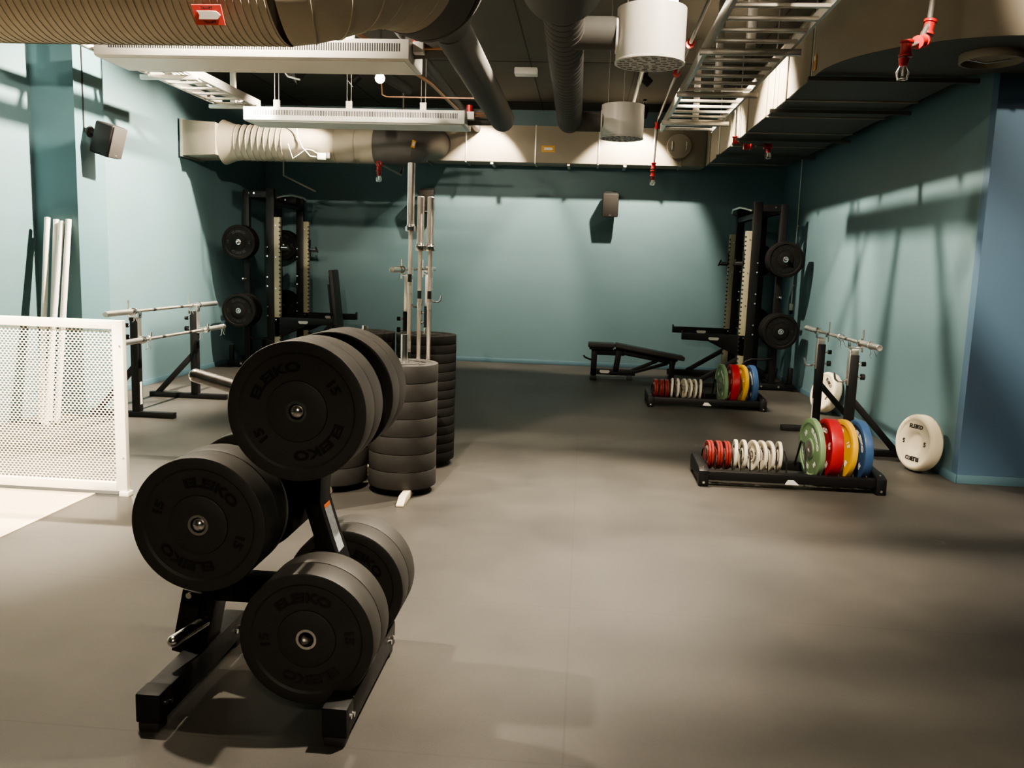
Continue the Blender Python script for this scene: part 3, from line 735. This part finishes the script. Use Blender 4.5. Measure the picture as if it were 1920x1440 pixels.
sg = MB().box((0, 0, 0), (.135, .004, .088)).build('duct_label', 'labred', smooth=0)
tag(sg, 'red airflow sign with white arrow on the large round duct', 'sign')
sg.location = (-1.735, 3.872, 2.59); sg.rotation_euler = (math.radians(34), 0, 0)
ar = MB().prism([(-.048, -.018), (.04, -.018), (.057, 0), (.04, .018), (-.048, .018), (-.04, 0)], -.004, -.0025).build('arrow', 'text_w', sg, smooth=0)
vs, fs = text_geo('TILLUFT', .016, .0004, .03)
for zz in (.031, -.031): merge(sg, MB().add([(v.x, -.0028-v.z, v.y+zz) for v in vs], fs), 'text_b')

sp2 = thing('spiral_duct', 'dark round duct running away under the ceiling centre to two white diffusers', 'air duct', (-.16, 5, 2.77))
so = Vector((-.16, 5, 2.77))
q = MB(); q.cyl(Vector((-.16, .0, 2.82))-so, Vector((-.16, 4.10, 2.82))-so, .195, 48); q.lathe([(.195*math.cos(i*PI/20), .195*math.sin(i*PI/20)*.45) for i in range(10)]+[(1e-4, .0878)], 48, Matrix.Translation(Vector((-.16, 4.10, 2.82))-so) @ Matrix.Rotation(-PI/2, 4, 'X'))
q.build('wide_pipe', 'ductd', sp2, smooth=50)
q = MB(); ribbed(q, Vector((-.16, 4.1, 2.77))-so, Vector((-.19, 7.62, 2.77))-so, .103, .10, .004, 40); q.ball(Vector((-.19, 7.62, 2.77))-so, .103, 32)
q.build('ribbed_pipe', 'ductd', sp2, smooth=30)
for yb, xx in ((4.78, .12), (7.6, .1)): MB().cyl(Vector((-.17, yb, 2.765))-so, Vector((xx, yb, 2.765))-so, .085, 28).build('side_branch', 'ductd', sp2)
def diffuser(label, loc):
    t = thing('ceiling_diffuser', label, 'air diffuser', loc, 0, 'round white diffusers')
    r = .183
    MB().lathe([(r-.006, .28), (r, .278), (r, .012), (r+.004, .008), (r+.004, 0), (r-.01, 0)], 64).build('drum', 'white', t, smooth=40)
    MB().lathe([(1e-4, .281), (r-.004, .279)], 64).build('lid', 'white', t)
    MB().lathe([(1e-4, .003), (r-.008, .003)], 64).build('face_plate', 'white', t)
    nz_ = MB()
    for ring, n in ((.045, 6), (.085, 11), (.125, 16), (.16, 20)):
        for k in range(n):
            a = 2*PI*k/n+ring*20; c = Vector((ring*math.cos(a), ring*math.sin(a), .002))
            nz_.lathe([(.0135, 0), (.0145, -.004), (.011, -.005)], 14, Matrix.Translation(c) @ Matrix.Rotation(.3, 4, 'X'))
    nz_.build('nozzle_ring', 'greyl', t)
    for k in range(3):
        a = 2*PI*k/3+.5; MB().cyl((math.cos(a)*.15, math.sin(a)*.15, .279), (math.cos(a)*.15, math.sin(a)*.15, ZC-loc[2]), .0025, 6).build('hanger_wire', 'satin', t)
    MB().lathe([(.087, 0), (.093, .0), (.093, .012), (.087, .012)], 32, Matrix.Translation((-r-.004, 0, .145)) @ Matrix.Rotation(PI/2, 4, 'Y'), closed=True).build('spigot', 'white', t)
    return t
diffuser('white drum shaped ceiling diffuser, nearer and larger looking of two', (.295, 4.78, 2.61))
diffuser('white drum shaped ceiling diffuser, farther one before the back duct', (.265, 7.6, 2.625))

def beam(label, x0, x1, y, zb):
    t = thing('chilled_beam', label, 'chilled beam', ((x0+x1)/2, y, zb), 0, 'white chilled beams'); L = (x1-x0)/2
    prof = [(-.225, .008), (-.225, .125), (.225, .125), (.225, .008), (.20, 0), (-.20, 0)]
    b = MB().prism(prof, -L, L, 'x').build('casing', 'white', t, bev=.003)
    sl = MB(); n = int(2*L/.0155)
    for e in (-1, 1):
        for k in range(n):
            x = -L+.1+k*.0155
            if x < L-.06: sl.bx(x, x+.0075, e*.2252-.001, e*.2252+.001, .052, .10)
    merge(b, sl, 'slot')
    MB().bx(-L+.03, L-.03, -.19, .19, -.003, .002).build('underside_panel', 'whitep', t)
    for x in (-L+.3, -L*.05, L*.62):
        MB().bx(x-.03, x+.03, -.17, -.15, .125, .20).build('hanger_bracket', 'whitep', t, bev=.002)
        for dx in (-.02, .02): MB().cyl((x+dx, -.16, .20), (x+dx, -.16, ZC-zb), .003, 6).build('hanger_rod', 'satin', t)
    v = MB().bx(L+.01, L+.08, -.16, -.08, .06, .13).build('valve_actuator', 'whitep', t, bev=.006)
    MB().cyl((L+.03, -.12, .13), (L+.03, -.12, .19), .028, 16).build('valve_knob', 'redf', t)
    for dz in (.095, .12): MB().tube([(L+.06, -.12, dz), (L+.26, -.12, dz), (L+.30, -.08, dz+.02)], .008, 10).build('copper_pipe', 'copper', t)
    return t
beam('white chilled ceiling beam with slotted side, nearer one under the large duct', -3.21, -1.155, 5.675, 2.765)
beam('white chilled ceiling beam with slotted side, farther one above the left rack', -3.26, -1.165, 8.22, 2.78)

# rectangular ducts along the back and right walls
bd = thing('rectangular_duct', 'long rectangular air duct along the top of the back wall', 'air duct', (-.5, 12.65, 2.97))
MB().bx(-2.6, 1.62+.5, -.2, .25, 0, .51).build('duct_body', 'duct', bd, bev=.004)
for x in (-2.08, -1.28, -.28, .62, 1.4, 1.78): MB().bx(x-.012, x+.012, -.208, .255, -.015, .52).build('flange', 'galv' if x < 1.5 else 'duct', bd, bev=.002)
for x in (-1.85, -.9, .2, 1.0): MB().bx(x-.02, x+.02, -.22, .25, -.035, -.012).build('support_channel', 'galv', bd)
yl = MB().box((0, 0, 0), (.19, .004, .09)).build('duct_label', 'labyel', smooth=0); tag(yl, 'small amber airflow sign with white arrow on the back duct', 'sign')
yl.location = (-.60, 12.447, 3.165); yl.rotation_euler = (0, 0, 0)
MB().prism([(-.065, -.018), (.05, -.018), (.07, 0), (.05, .018), (-.065, .018), (-.05, 0)], -.004, -.0025).build('arrow', 'text_w', yl, smooth=0)
ac = thing('access_hatch', 'round access hatch with two handles at the right end of the back duct', 'hatch', (1.24, 12.45, 3.235))
MB().lathe([(1e-4, .07), (.165, .068), (.172, .06), (.172, 0)], 48, Matrix.Rotation(PI/2, 4, 'X')).build('lid', 'duct', ac, smooth=40)
for x in (-.1, .1): MB().tube([(x, -.068, -.055), (x, -.1, -.05), (x, -.1, .05), (x, -.068, .055)], .008, 10).build('handle', 'galv', ac)
rd = thing('rectangular_duct', 'big rectangular air duct along the right wall that bends off to the right', 'air duct', (2.16, 9, 2.97))
# plan outline with rounded outer bend: left side x=1.62, right side 2.68
def bend(c, r, a0, a1, n=14): return [(c[0]+r*math.cos(a0+(a1-a0)*i/n), c[1]+r*math.sin(a0+(a1-a0)*i/n)) for i in range(n+1)]
outer = [(1.62, 12.4)] + bend((2.68, 6.55), 1.06, PI, 1.5*PI) + [(7.4, 5.49)]
inner = [(7.4, 6.47), (2.80, 6.47)] + [(2.68, 6.55)] + [(2.68, 12.4)]
poly = [(x-2.16, y-9) for x, y in outer+inner]
MB().prism(poly, 0, .50, 'z').build('duct_body', 'duct', rd, smooth=20)
ud = MB().prism([(x*1-.0+(.006 if x < 0 else -.006), y) for x, y in poly], -.004, .0, 'z').build('underside_panel', 'ductd', rd, smooth=20)  # thin dark sheet, shade under the duct put into the colour
for y in (6.75, 7.55, 8.35, 9.3, 10.3, 11.2, 12.0):
    f = MB(); f.bx(-.552, -.538, y-9-.015, y-9+.015, -.014, .51); f.bx(-.552, .53, y-9-.015, y-9+.015, -.014, -.004); f.build('flange', 'duct' if y > 7 else 'ductd', rd, bev=.002)  # flange nearest the bend takes the shaded duct colour
for x in (2.75, 3.3, 4.2): MB().bx(x-2.16-.012, x-2.16+.012, 5.482-9, 5.492-9, -.012, .51).build('flange', 'duct', rd)
for y in (6.6, 7.9, 9.6, 11.0): MB().bx(-.6, .6, y-9-.02, y-9+.02, -.05, -.02).build('support_channel', 'ductd', rd)
for y in (6.6, 7.9, 9.6, 11.0): MB().cyl((-.575, y-9, -.03), (-.575, y-9, ZC-2.97), .006, 8).build('hanger_rod', 'satin', rd)
yl2 = MB().box((0, 0, 0), (.004, .11, .11)).build('duct_label', 'labyel', smooth=0); tag(yl2, 'small amber sign on the side of the right duct near its bend', 'sign')
yl2.location = (1.614, 6.68, 3.06)
MB().prism([(-.035, -.03), (.035, -.03), (.035, .01), (-.035, .01)], -.003, -.0022, 'x').build('text_panel', 'orange', yl2, smooth=0)
MB().prism([(-.035, .018), (.035, .018), (.035, .045), (-.035, .045)], -.003, -.0022, 'x').build('white_panel', 'text_w', yl2, smooth=0)
yl3 = MB().box((0, 0, 0), (.05, .004, .09), Matrix.Rotation(.25, 3, 'Y')).build('duct_label', 'labyel', smooth=0); tag(yl3, 'small pale amber label on the round duct elbow above the left rack', 'sign')
yl3.location = (-2.15, 10.505, 2.93); yl3.rotation_euler = (0, 0, math.radians(35))
MB().box((0, -.003, .0), (.03, .002, .05), Matrix.Rotation(.25, 3, 'Y')).build('text_panel', 'paper', yl3, smooth=0)
cv = thing('round_hatch', 'round cap hanging open under the right duct at its bend', 'duct fitting', (2.55, 5.95, 2.966))
MB().lathe([(.19, 0), (.19, -.05), (.175, -.052), (.175, -.01), (1e-4, -.006)], 40).build('collar', 'duct', cv)
MB().tube([(-.17, 0, -.03), (-.02, .02, -.05), (.12, .0, -.03)], .006, 8).build('latch_bar', 'satin', cv)

# plenum and round duct at back left
pl = thing('plenum_duct', 'grey plenum box with ribbed round duct above the left rack', 'air duct', (-4.3, 10.55, 2.9)); po = Vector((-4.3, 10.55, 2.9))
MB().prism([(-4.93-po.x, -.20), (-4.52-po.x, -.18), (-4.52-po.x, .20), (-4.93-po.x, .22)], -.33, .25).build('plenum_box', 'duct', pl, bev=.006)
MB().bx(-4.955-po.x, -4.93-po.x, -.35, .27, -.215, .235).build('flange', 'galv', pl)
q = MB(); q.lathe([(.27, 0), (.22, .14), (.215, .2)], 40, Matrix.Translation(Vector((-4.52, 10.51, 2.9))-po) @ Matrix.Rotation(PI/2, 4, 'Y')); q.build('transition', 'duct', pl)
q = MB(); ribbed(q, Vector((-4.40, 10.51, 2.9))-po, Vector((-3.75, 10.51, 2.9))-po, .212, .075, .008, 44); q.build('ribbed_pipe', 'duct', pl, smooth=25)
q = MB(); q.tube([Vector(p)-po for p in ((-3.75, 10.51, 2.9), (-2.62, 10.51, 2.9))], .214, 44); q.build('round_pipe', 'duct', pl, smooth=40)
q = MB(); q.tube([Vector(p)-po for p in ((-2.66, 10.51, 2.9), (-2.48, 10.54, 2.9), (-2.33, 10.64, 2.9), (-2.24, 10.8, 2.92), (-2.22, 11.0, 2.98), (-2.22, 12.435, 3.2))], .214, 40); q.build('elbow', 'ductd', pl, smooth=25)
for x in (-3.74, -3.1, -2.85, -2.62): MB().lathe([(.214, -.006), (.220, -.004), (.220, .004), (.214, .006)], 44, Matrix.Translation(Vector((x, 10.51, 2.9))-po) @ Matrix.Rotation(PI/2, 4, 'Y')).build('seam_band', 'duct', pl)
jb = MB().bx(-.05, .05, -.03, .03, -.04, .04).build('junction_box', 'whitep', bev=.006); tag(jb, 'white junction box with a curly cable on the back left round duct', 'junction box'); jb.location = (-3.22, 10.28, 2.73)
MB().bx(.05, .10, -.02, .02, -.02, .05).build('terminal', 'satin', jb, bev=.003)
MB().tube([(-.05, 0, -.01), (-.14, -.02, .0), (-.24, 0, .10), (-.30, .0, .22), (-.33, .03, .42)], .006, 8).build('cable', 'cable', jb)
MB().tube([(-.05, 0, .03), (-.12, -.01, .07), (-.20, 0, .08), (-.28, 0, .02), (-.36, 0, -.03), (-.42, 0, .14)], .006, 8).build('cable', 'cable', jb)
bk = MB().tube([(0, 0, .1), (0, 0, -.22), (.28, .5, -.38)], .012, 8).build('wall_bracket', 'satin'); tag(bk, 'thin grey angled bracket under the plenum at back left', 'bracket'); bk.location = (-4.10, 11.4, 2.82)

# cable ladders
def ladder(label, x0, x1, y0, y1, z, sp=.30, brk=None):
    t = thing('cable_ladder', label, 'cable tray', ((x0+x1)/2, (y0+y1)/2, z), 0, 'galvanised cable ladders'); w = (x1-x0)/2; L = (y1-y0)/2
    for s in (-1, 1):
        MB().bx(s*w-.006, s*w+.006, -L, L, -.04, .04).add([], []).build('side_rail', 'galv', t, bev=.001)
        f = MB().bx(s*w-(.02 if s > 0 else 0), s*w+(.02 if s < 0 else 0), -L, L, -.043, -.039); f.build('rail_lip', 'galv', t)
    y = -L+.1
    while y < L:
        MB().bx(-w, w, y-.016, y+.016, -.035, -.012).build('rung', 'galv', t, bev=.002); y += sp
    y = -L+.55
    while y < L:
        b = MB().bx(-w-.05, w+.05, y-.02, y+.02, -.085, -.044).build('support_channel', 'galv', t, bev=.002)
        MB().bx(-.03, .03, y-.02, y+.02, -.05, ZC-z).build('hanger', 'galv', t, bev=.002); y += 1.45
    return t
ladder('galvanised cable ladder under the ceiling on the right, running towards the back wall', .76, 1.33, 1.2, 9.75, 3.06, .26)
ladder('galvanised cable ladder under the ceiling by the left wall, above the loudspeaker', -4.10, -3.66, 5.8, 9.45, 3.18, .26)
MB_c = MB()
for k in range(4): MB_c.tube([(-.03+.02*k, -1.6, 0), (-.02+.02*k, .4, .01*k), (.03*k-.05, 1.2, .01), (.02+.02*k, 1.85, .02+.01*k)], .008, 8)
cb = MB_c.build('cable_bundle', 'cable'); tag(cb, 'bundle of white cables lying in the left cable ladder', 'cable'); cb.location = (-3.9, 7.6, 3.185)
hc = MB().tube([(0, 0, 0), (.06, 0, -.22), (.2, .0, -.40), (.34, -.05, -.44)], .009, 8).build('hanging_cable', 'cable'); tag(hc, 'white cable curving down from ceiling to the farther chilled beam', 'cable'); hc.location = (-3.25, 8.62, ZC-.04-.05)

# sprinklers
def sprinkler(label, head, pts, fit):
    t = thing('sprinkler', label, 'sprinkler', head, 0, 'red fitted sprinklers'); h = Vector(head)
    MB().tube([Vector(p)-h for p in pts], .015, 14).build('supply_pipe', 'pipe', t)
    for p, d in fit:
        p = Vector(p)-h; d = Vector(d).normalized()
        m_ = MB().cyl(p-d*.035, p+d*.035, .028, 16); m_.cyl(p-d*.042, p-d*.026, .036, 12); m_.cyl(p+d*.026, p+d*.042, .036, 12)
        m_.build('red_coupling', 'redf', t, bev=.003)
    m_ = MB().cyl((0, 0, .01), (0, 0, .05), .02, 14, r2=.028); m_.build('head_socket', 'redf', t)
    MB().cyl((0, 0, -.035), (0, 0, .012), .006, 8).build('nozzle', 'satin', t)
    cg = MB()
    for k in range(6):
        a = k*PI/3; cg.tube([(.018*math.cos(a), .018*math.sin(a), .01), (.034*math.cos(a), .034*math.sin(a), -.02), (.026*math.cos(a), .026*math.sin(a), -.055)], .0022, 6)
    cg.tube([(.026*math.cos(k*.5), .026*math.sin(k*.5), -.055) for k in range(14)], .0022, 6); cg.build('wire_guard', 'chrome', t)
sprinkler('sprinkler with red elbow fittings before the bend of the right duct', (1.60, 4.75, 2.60), [(1.60, 4.75, 2.64), (1.60, 4.75, 2.70), (1.74, 4.95, 2.78), (1.80, 5.0, 2.90), (1.83, 5.0, 3.55)], [((1.61, 4.76, 2.70), (0, 0, 1)), ((1.74, 4.93, 2.78), (1, 1, .4)), ((1.80, 5.0, 2.87), (.2, .1, 1))])
sprinkler('sprinkler with red fittings hanging below the back duct, right of centre', (.86, 11.9, 2.70), [(.86, 11.9, 2.74), (.88, 11.9, 3.40), (.885, 11.8, 3.5), (.86, 10.0, 3.52), (.83, 6.2, 3.52), (.80, 2.5, 3.52)], [((.86, 11.9, 2.80), (0, 0, 1)), ((.862, 11.9, 2.90), (0, 0, 1)), ((.882, 11.88, 3.43), (0, -.4, 1)), ((.845, 8.0, 3.52), (0, 1, 0)), ((.85, 9.2, 3.52), (0, 1, 0))])
sprinkler('sprinkler with red fittings below the back duct, above the left rack', (-2.50, 10.2, 2.50), [(-2.50, 10.2, 2.54), (-2.50, 10.2, 2.63), (-2.52, 10.25, 2.665), (-2.54, 11.6, 2.665), (-2.54, 11.7, 2.75), (-2.54, 11.7, ZC)], [((-2.50, 10.2, 2.60), (0, 0, 1)), ((-2.52, 10.30, 2.66), (0, 1, 0))])
sprinkler('sprinkler with dark red pipe hanging under the right duct', (1.92, 9.65, 2.80), [(1.92, 9.65, 2.84), (1.90, 9.66, 2.88), (1.72, 9.68, 2.87), (1.57, 9.70, 2.93), (1.55, 9.70, 3.5)], [((1.91, 9.65, 2.875), (1, 0, 0)), ((1.70, 9.68, 2.87), (1, 0, 0)), ((1.57, 9.7, 2.94), (0, 0, 1))])

# loudspeakers
def speaker(label, loc, rot):
    t = thing('loudspeaker', label, 'loudspeaker', loc, 0, 'black wall loudspeakers'); t.rotation_euler = rot
    MB().prism([(-.10, -.02), (.10, -.02), (.075, .19), (-.075, .19)], -.145, .145, 'z').build('cabinet', 'blackp', t, bev=.02, seg=3)
    MB().box((0, -.024, 0), (.185, .012, .275)).build('front_grille', 'grille', t, bev=.005)
    MB().box((0, -.031, -.115), (.03, .002, .008)).build('badge', 'satin', t)
    MB().tube([(0, .18, 0), (0, .24, .02), (0, .27, .02)], .018, 10).build('wall_mount', 'blackp', t)
    MB().lathe([(1e-4, 0), (.055, 0), (.05, -.01), (1e-4, -.012)], 24, Matrix.Translation((0, .275, .02)) @ Matrix.Rotation(-PI/2, 4, 'X')).build('mount_plate', 'blackp', t)
    return t
speaker('black loudspeaker on the left pillar, tilted towards the room', (-4.31, 7.62, 2.50), (math.radians(16), 0, math.radians(84)))
speaker('black loudspeaker high on the middle right of the back wall', (.33, 12.74, 2.42), (math.radians(14), 0, 0)).scale = (1.2, 1.1, 1.2)
speaker('black loudspeaker on the back wall behind the upright barbells', (-2.40, 12.74, 2.40), (math.radians(14), 0, 0)).scale = (1.2, 1.1, 1.2)
sc_ = MB().cyl((0, 0, 0), (0, 0, 1.0), .006, 8).build('speaker_cable', 'blackp'); tag(sc_, 'dark cable running up the pillar from the loudspeaker', 'cable'); sc_.location = (-4.568, 7.56, 2.58)

# ceiling box, conduits, switch
cb2 = MB().bx(-.135, .135, -.08, .08, -.08, 0).build('ceiling_box', 'white', bev=.012); tag(cb2, 'small white box fixed to the dark ceiling between the round ducts', 'ceiling box'); cb2.location = (-.79, 10.35, ZC)
MB().bx(-.125, .125, -.075, .075, -.03, -.026).build('cover_seam', 'whitep', cb2)
wc = thing('wall_conduit', 'thin white cable conduit with switch box on the far right wall', 'conduit', (2.84, 11.95, 1.05))
MB().cyl((0, 0, .05), (0, .03, 2.0), .007, 10).build('conduit_pipe', 'whitep', wc)
MB().bx(-.02, .018, -.045, .045, -.03, .06).build('switch_box', 'whitep', wc, bev=.006)
MB().bx(-.018, .012, -.02, .02, -.08, -.03).build('plug', 'blackp', wc, bev=.003)
for zz in (.3, .7, 1.1): MB().bx(-.004, .016, -.015, .015, zz, zz+.02).build('pipe_clip', 'whitep', wc)
for lab, pts, r, m in (('long dark conduit pipe under the ceiling left of the branch duct', [(-1.62, 4.5, 3.42), (-1.62, 12.4, 3.42)], .05, 'ductd'),
                       ('copper pipe under the ceiling above the chilled beams', [(-1.9, 5.9, 3.22), (-1.52, 8.2, 3.18), (-1.42, 9.2, 3.12)], .018, 'copper'),
                       ('horizontal copper pipe above the farther chilled beam', [(-2.02, 8.3, 3.22), (-2.02, 8.35, 3.10), (-1.98, 8.35, 3.08), (-1.10, 8.35, 3.08)], .009, 'copper'),
                       ('thin grey pipe on the ceiling beside the right cable ladder', [(.46, 3.0, 3.5), (.50, 11.5, 3.5)], .025, 'galv'),
                       ('dark pipe running diagonally over the chilled beams', [(-2.6, 6.0, 3.45), (-2.1, 9.9, 3.45)], .06, 'ductd')):
    o = MB().tube([Vector(p)-Vector(pts[0]) for p in pts], r, 14).build('service_pipe', m); tag(o, lab, 'pipe'); o.location = pts[0]
def pyr(label, loc):
    o = MB().lathe([(1e-4, -.16), (.10, -.05), (.10, 0), (1e-4, 0)], 4).build('ceiling_cone', 'blackp'); tag(o, label, 'ceiling fitting'); o.location = loc
    MB().lathe([(.102, -.008), (.108, -.004), (.102, 0)], 4).build('mount_rim', 'blackp', o)
pyr('dark pointed ceiling fitting above the farther chilled beam', (-3.0, 8.75, 3.42))

# ------------------------------------------------------------------ track lights
def lamp_head(label, loc, aim, hm='blackp'):
    t = thing('track_spotlight', label, 'spotlight', loc, 0, 'track spotlights'); d = (Vector(aim)-Vector(loc)).normalized(); F = frame_z(d).to_4x4()
    MB().lathe([(1e-4, -.09), (.035, -.088), (.045, -.07), (.047, .05), (.043, .05), (.04, .03)], 24, F).build('housing', hm, t)
    MB().lathe([(1e-4, .032), (.041, .032)], 24, F).build('lens', 'lens', t)
    MB().tube([(0, 0, .0), (0, 0, ZC-.09-loc[2])], .008, 8).build('stem', 'blackp', t)
    MB().bx(-.02, .02, -.06, .06, ZC-.1-loc[2], ZC-.075-loc[2]).build('track_adapter', 'blackp', t, bev=.003)
    return t
WARM = (1., .85, .66)
def spot(loc, aim, power, ang=70, blend=.6, size=.04, head=None, col=WARM):
    d = (Vector(aim)-Vector(loc)).normalized()
    li = bpy.data.lights.new('spot', 'SPOT'); li.energy = power; li.spot_size = math.radians(ang); li.spot_blend = blend; li.shadow_soft_size = size; li.color = col
    o = bpy.data.objects.new('spot', li); COL.objects.link(o); o.location = Vector(loc)+d*.07
    o.rotation_euler = d.to_track_quat('-Z', 'Y').to_euler()
    if head: lamp_head(head, loc, aim)
    return o
LZ = 3.55
spot((-2.75, 7.62, LZ), (-5.0, 7.95, 1.8), 1150, 92, .6, .035, 'track spotlight aimed at the left wall above the farther chilled beam')
spot((-2.75, 9.97, LZ), (-5.0, 9.5, 1.5), 520, 84, .6, .035, 'track spotlight aimed at the left wall in front of the plenum duct')
spot((-3.55, 6.2, LZ), (-3.75, 4.6, 0), 1100, 50, .7, .035, 'track spotlight behind the mesh screen aimed down at it')
spot((-3.6, 2.7, LZ), (-3.7, 4.9, .5), 1100, 36, .35, .035, 'track spotlight over the pale floor aimed at the mesh screen')
spot((-1.45, 11.72, LZ), (-1.7, 12.95, 2.3), 185, 86, .35, .03, 'track spotlight before the back duct, left of centre')
spot((.69, 11.72, LZ), (.45, 12.95, 2.2), 245, 84, .35, .03, 'track spotlight before the back duct, glowing beside the farther drum diffuser')
spot((.58, 9.7, LZ), (2.8, 10.2, 1.6), 300, 64, .5, .035, 'track spotlight aimed at the right half rack')
spot((.58, 8.0, LZ), (2.8, 8.1, 1.7), 390, 84, .5, .035, 'track spotlight aimed at the right wall behind the squat stands')
spot((.57, 6.75, LZ), (.05, 5.15, 0), 760, 60, 1., .04, 'track spotlight glowing above the nearer drum diffuser')
spot((1.0, 3.7, LZ), (1.85, 6.1, .3), 440, 78, .7, .035, 'track spotlight over the floor aimed at the coloured plates')
spot((-2.3, 3.45, LZ), (-.9, 2.6, .4), 300, 95, .8, .035, 'track spotlight left of the plate tree, above the large duct')
spot((.35, 3.55, LZ), (-1.0, 2.95, .7), 560, 50, .8, .035, 'track spotlight right above the plate tree')
spot((1.0, 3.2, LZ), (-.1, 2.2, 0), 190, 100, .9, .035, 'track spotlight over the open floor right of the plate tree')
spot((-.4, 6.3, LZ), (-1.4, 5.6, .4), 190, 75, .8, .035, 'track spotlight aimed at the stacked plates')
spot((2.2, 3.0, LZ), (3.3, 5.5, 3.4), 300, 44, .7, .03, 'track spotlight aimed at the bend of the right duct')
spot((-1.05, 3.15, LZ), (-1.5, 4.0, 3.0), 620, 100, .9, .03, 'track spotlight in front of the large ribbed duct')
spot((-3.1, 3.1, LZ), (-3.3, 4.0, 2.95), 130, 100, .9, .03, 'track spotlight at the left end of the large ribbed duct')
spot((-2.2, 4.85, LZ), (-2.2, 5.45, 2.8), 160, 125, .8, .03, 'track spotlight between the large duct and the nearer chilled beam')
spot((1.0, 3.5, LZ+.05), (.32, 4.7, 2.75), 150, 50, .8, .03, 'track spotlight in front of the nearer drum diffuser')
spot((.2, -1.6, LZ), (.1, 1.2, 0), 130, 130, 1., .15, 'added fill spotlight behind the viewpoint')  # added fill lamp, lifts the dark front faces of the plates
spot((4.3, 2.6, LZ), (3.7, 6.5, .9), 150, 56, 1., .05)  # added spot without a fixture, brightens the lower return wall
lamp_head('track spotlight glowing white between the two chilled beams', (-1.97, 8.05, 3.19), (-1.2, 4., 2.2), 'whitep')
for lab, x, y0, y1 in (('black lighting track on the ceiling right of the centre duct', .55, 3.4, 11.4), ('black lighting track on the ceiling over the chilled beams', -2.75, 4.6, 10.1), ('short black lighting track on the ceiling before the back duct at left', -1.25, 10.6, 11.8)):
    o = MB().bx(-.017, .017, y0, y1, ZC-.035, ZC-.001).build('lighting_track', 'blackp', bev=.003); tag(o, lab, 'lighting track'); o.location = (x, 0, 0)
    MB().bx(-.004, .004, y0, y1, ZC-.0365, ZC-.0352).build('track_slot', 'slot', o)

# ------------------------------------------------------------------ world, camera, view
w = bpy.data.worlds.new('World'); SC.world = w; w.use_nodes = True
w.node_tree.nodes['Background'].inputs['Color'].default_value = (.9, .8, .65, 1); w.node_tree.nodes['Background'].inputs['Strength'].default_value = .02
cam = bpy.data.cameras.new('Camera'); co = bpy.data.objects.new('Camera', cam); COL.objects.link(co); SC.camera = co
f, pitch, roll, yaw = 1590.44, .141119, .033396, .080488
fw = Vector((0, math.cos(pitch), -math.sin(pitch))); up = Vector((0, math.sin(pitch), math.cos(pitch))); rt = Vector((1, 0, 0))
Z = Matrix.Rotation(yaw, 3, 'Z'); fw, up, rt = Z @ fw, Z @ up, Z @ rt
r2 = rt*math.cos(roll)+up*math.sin(roll); u2 = -rt*math.sin(roll)+up*math.cos(roll)
co.matrix_world = Matrix((r2, u2, -fw)).transposed().to_4x4(); co.location = (0, 0, 1.53)
cam.sensor_width = 36; cam.lens = f/1920*36; cam.clip_start = .05
SC.view_settings.view_transform = 'AgX'; SC.view_settings.look = 'AgX - Medium High Contrast'; SC.view_settings.exposure = 1.32
SC.cycles.use_denoising = True
SC.cycles.max_bounces = 8
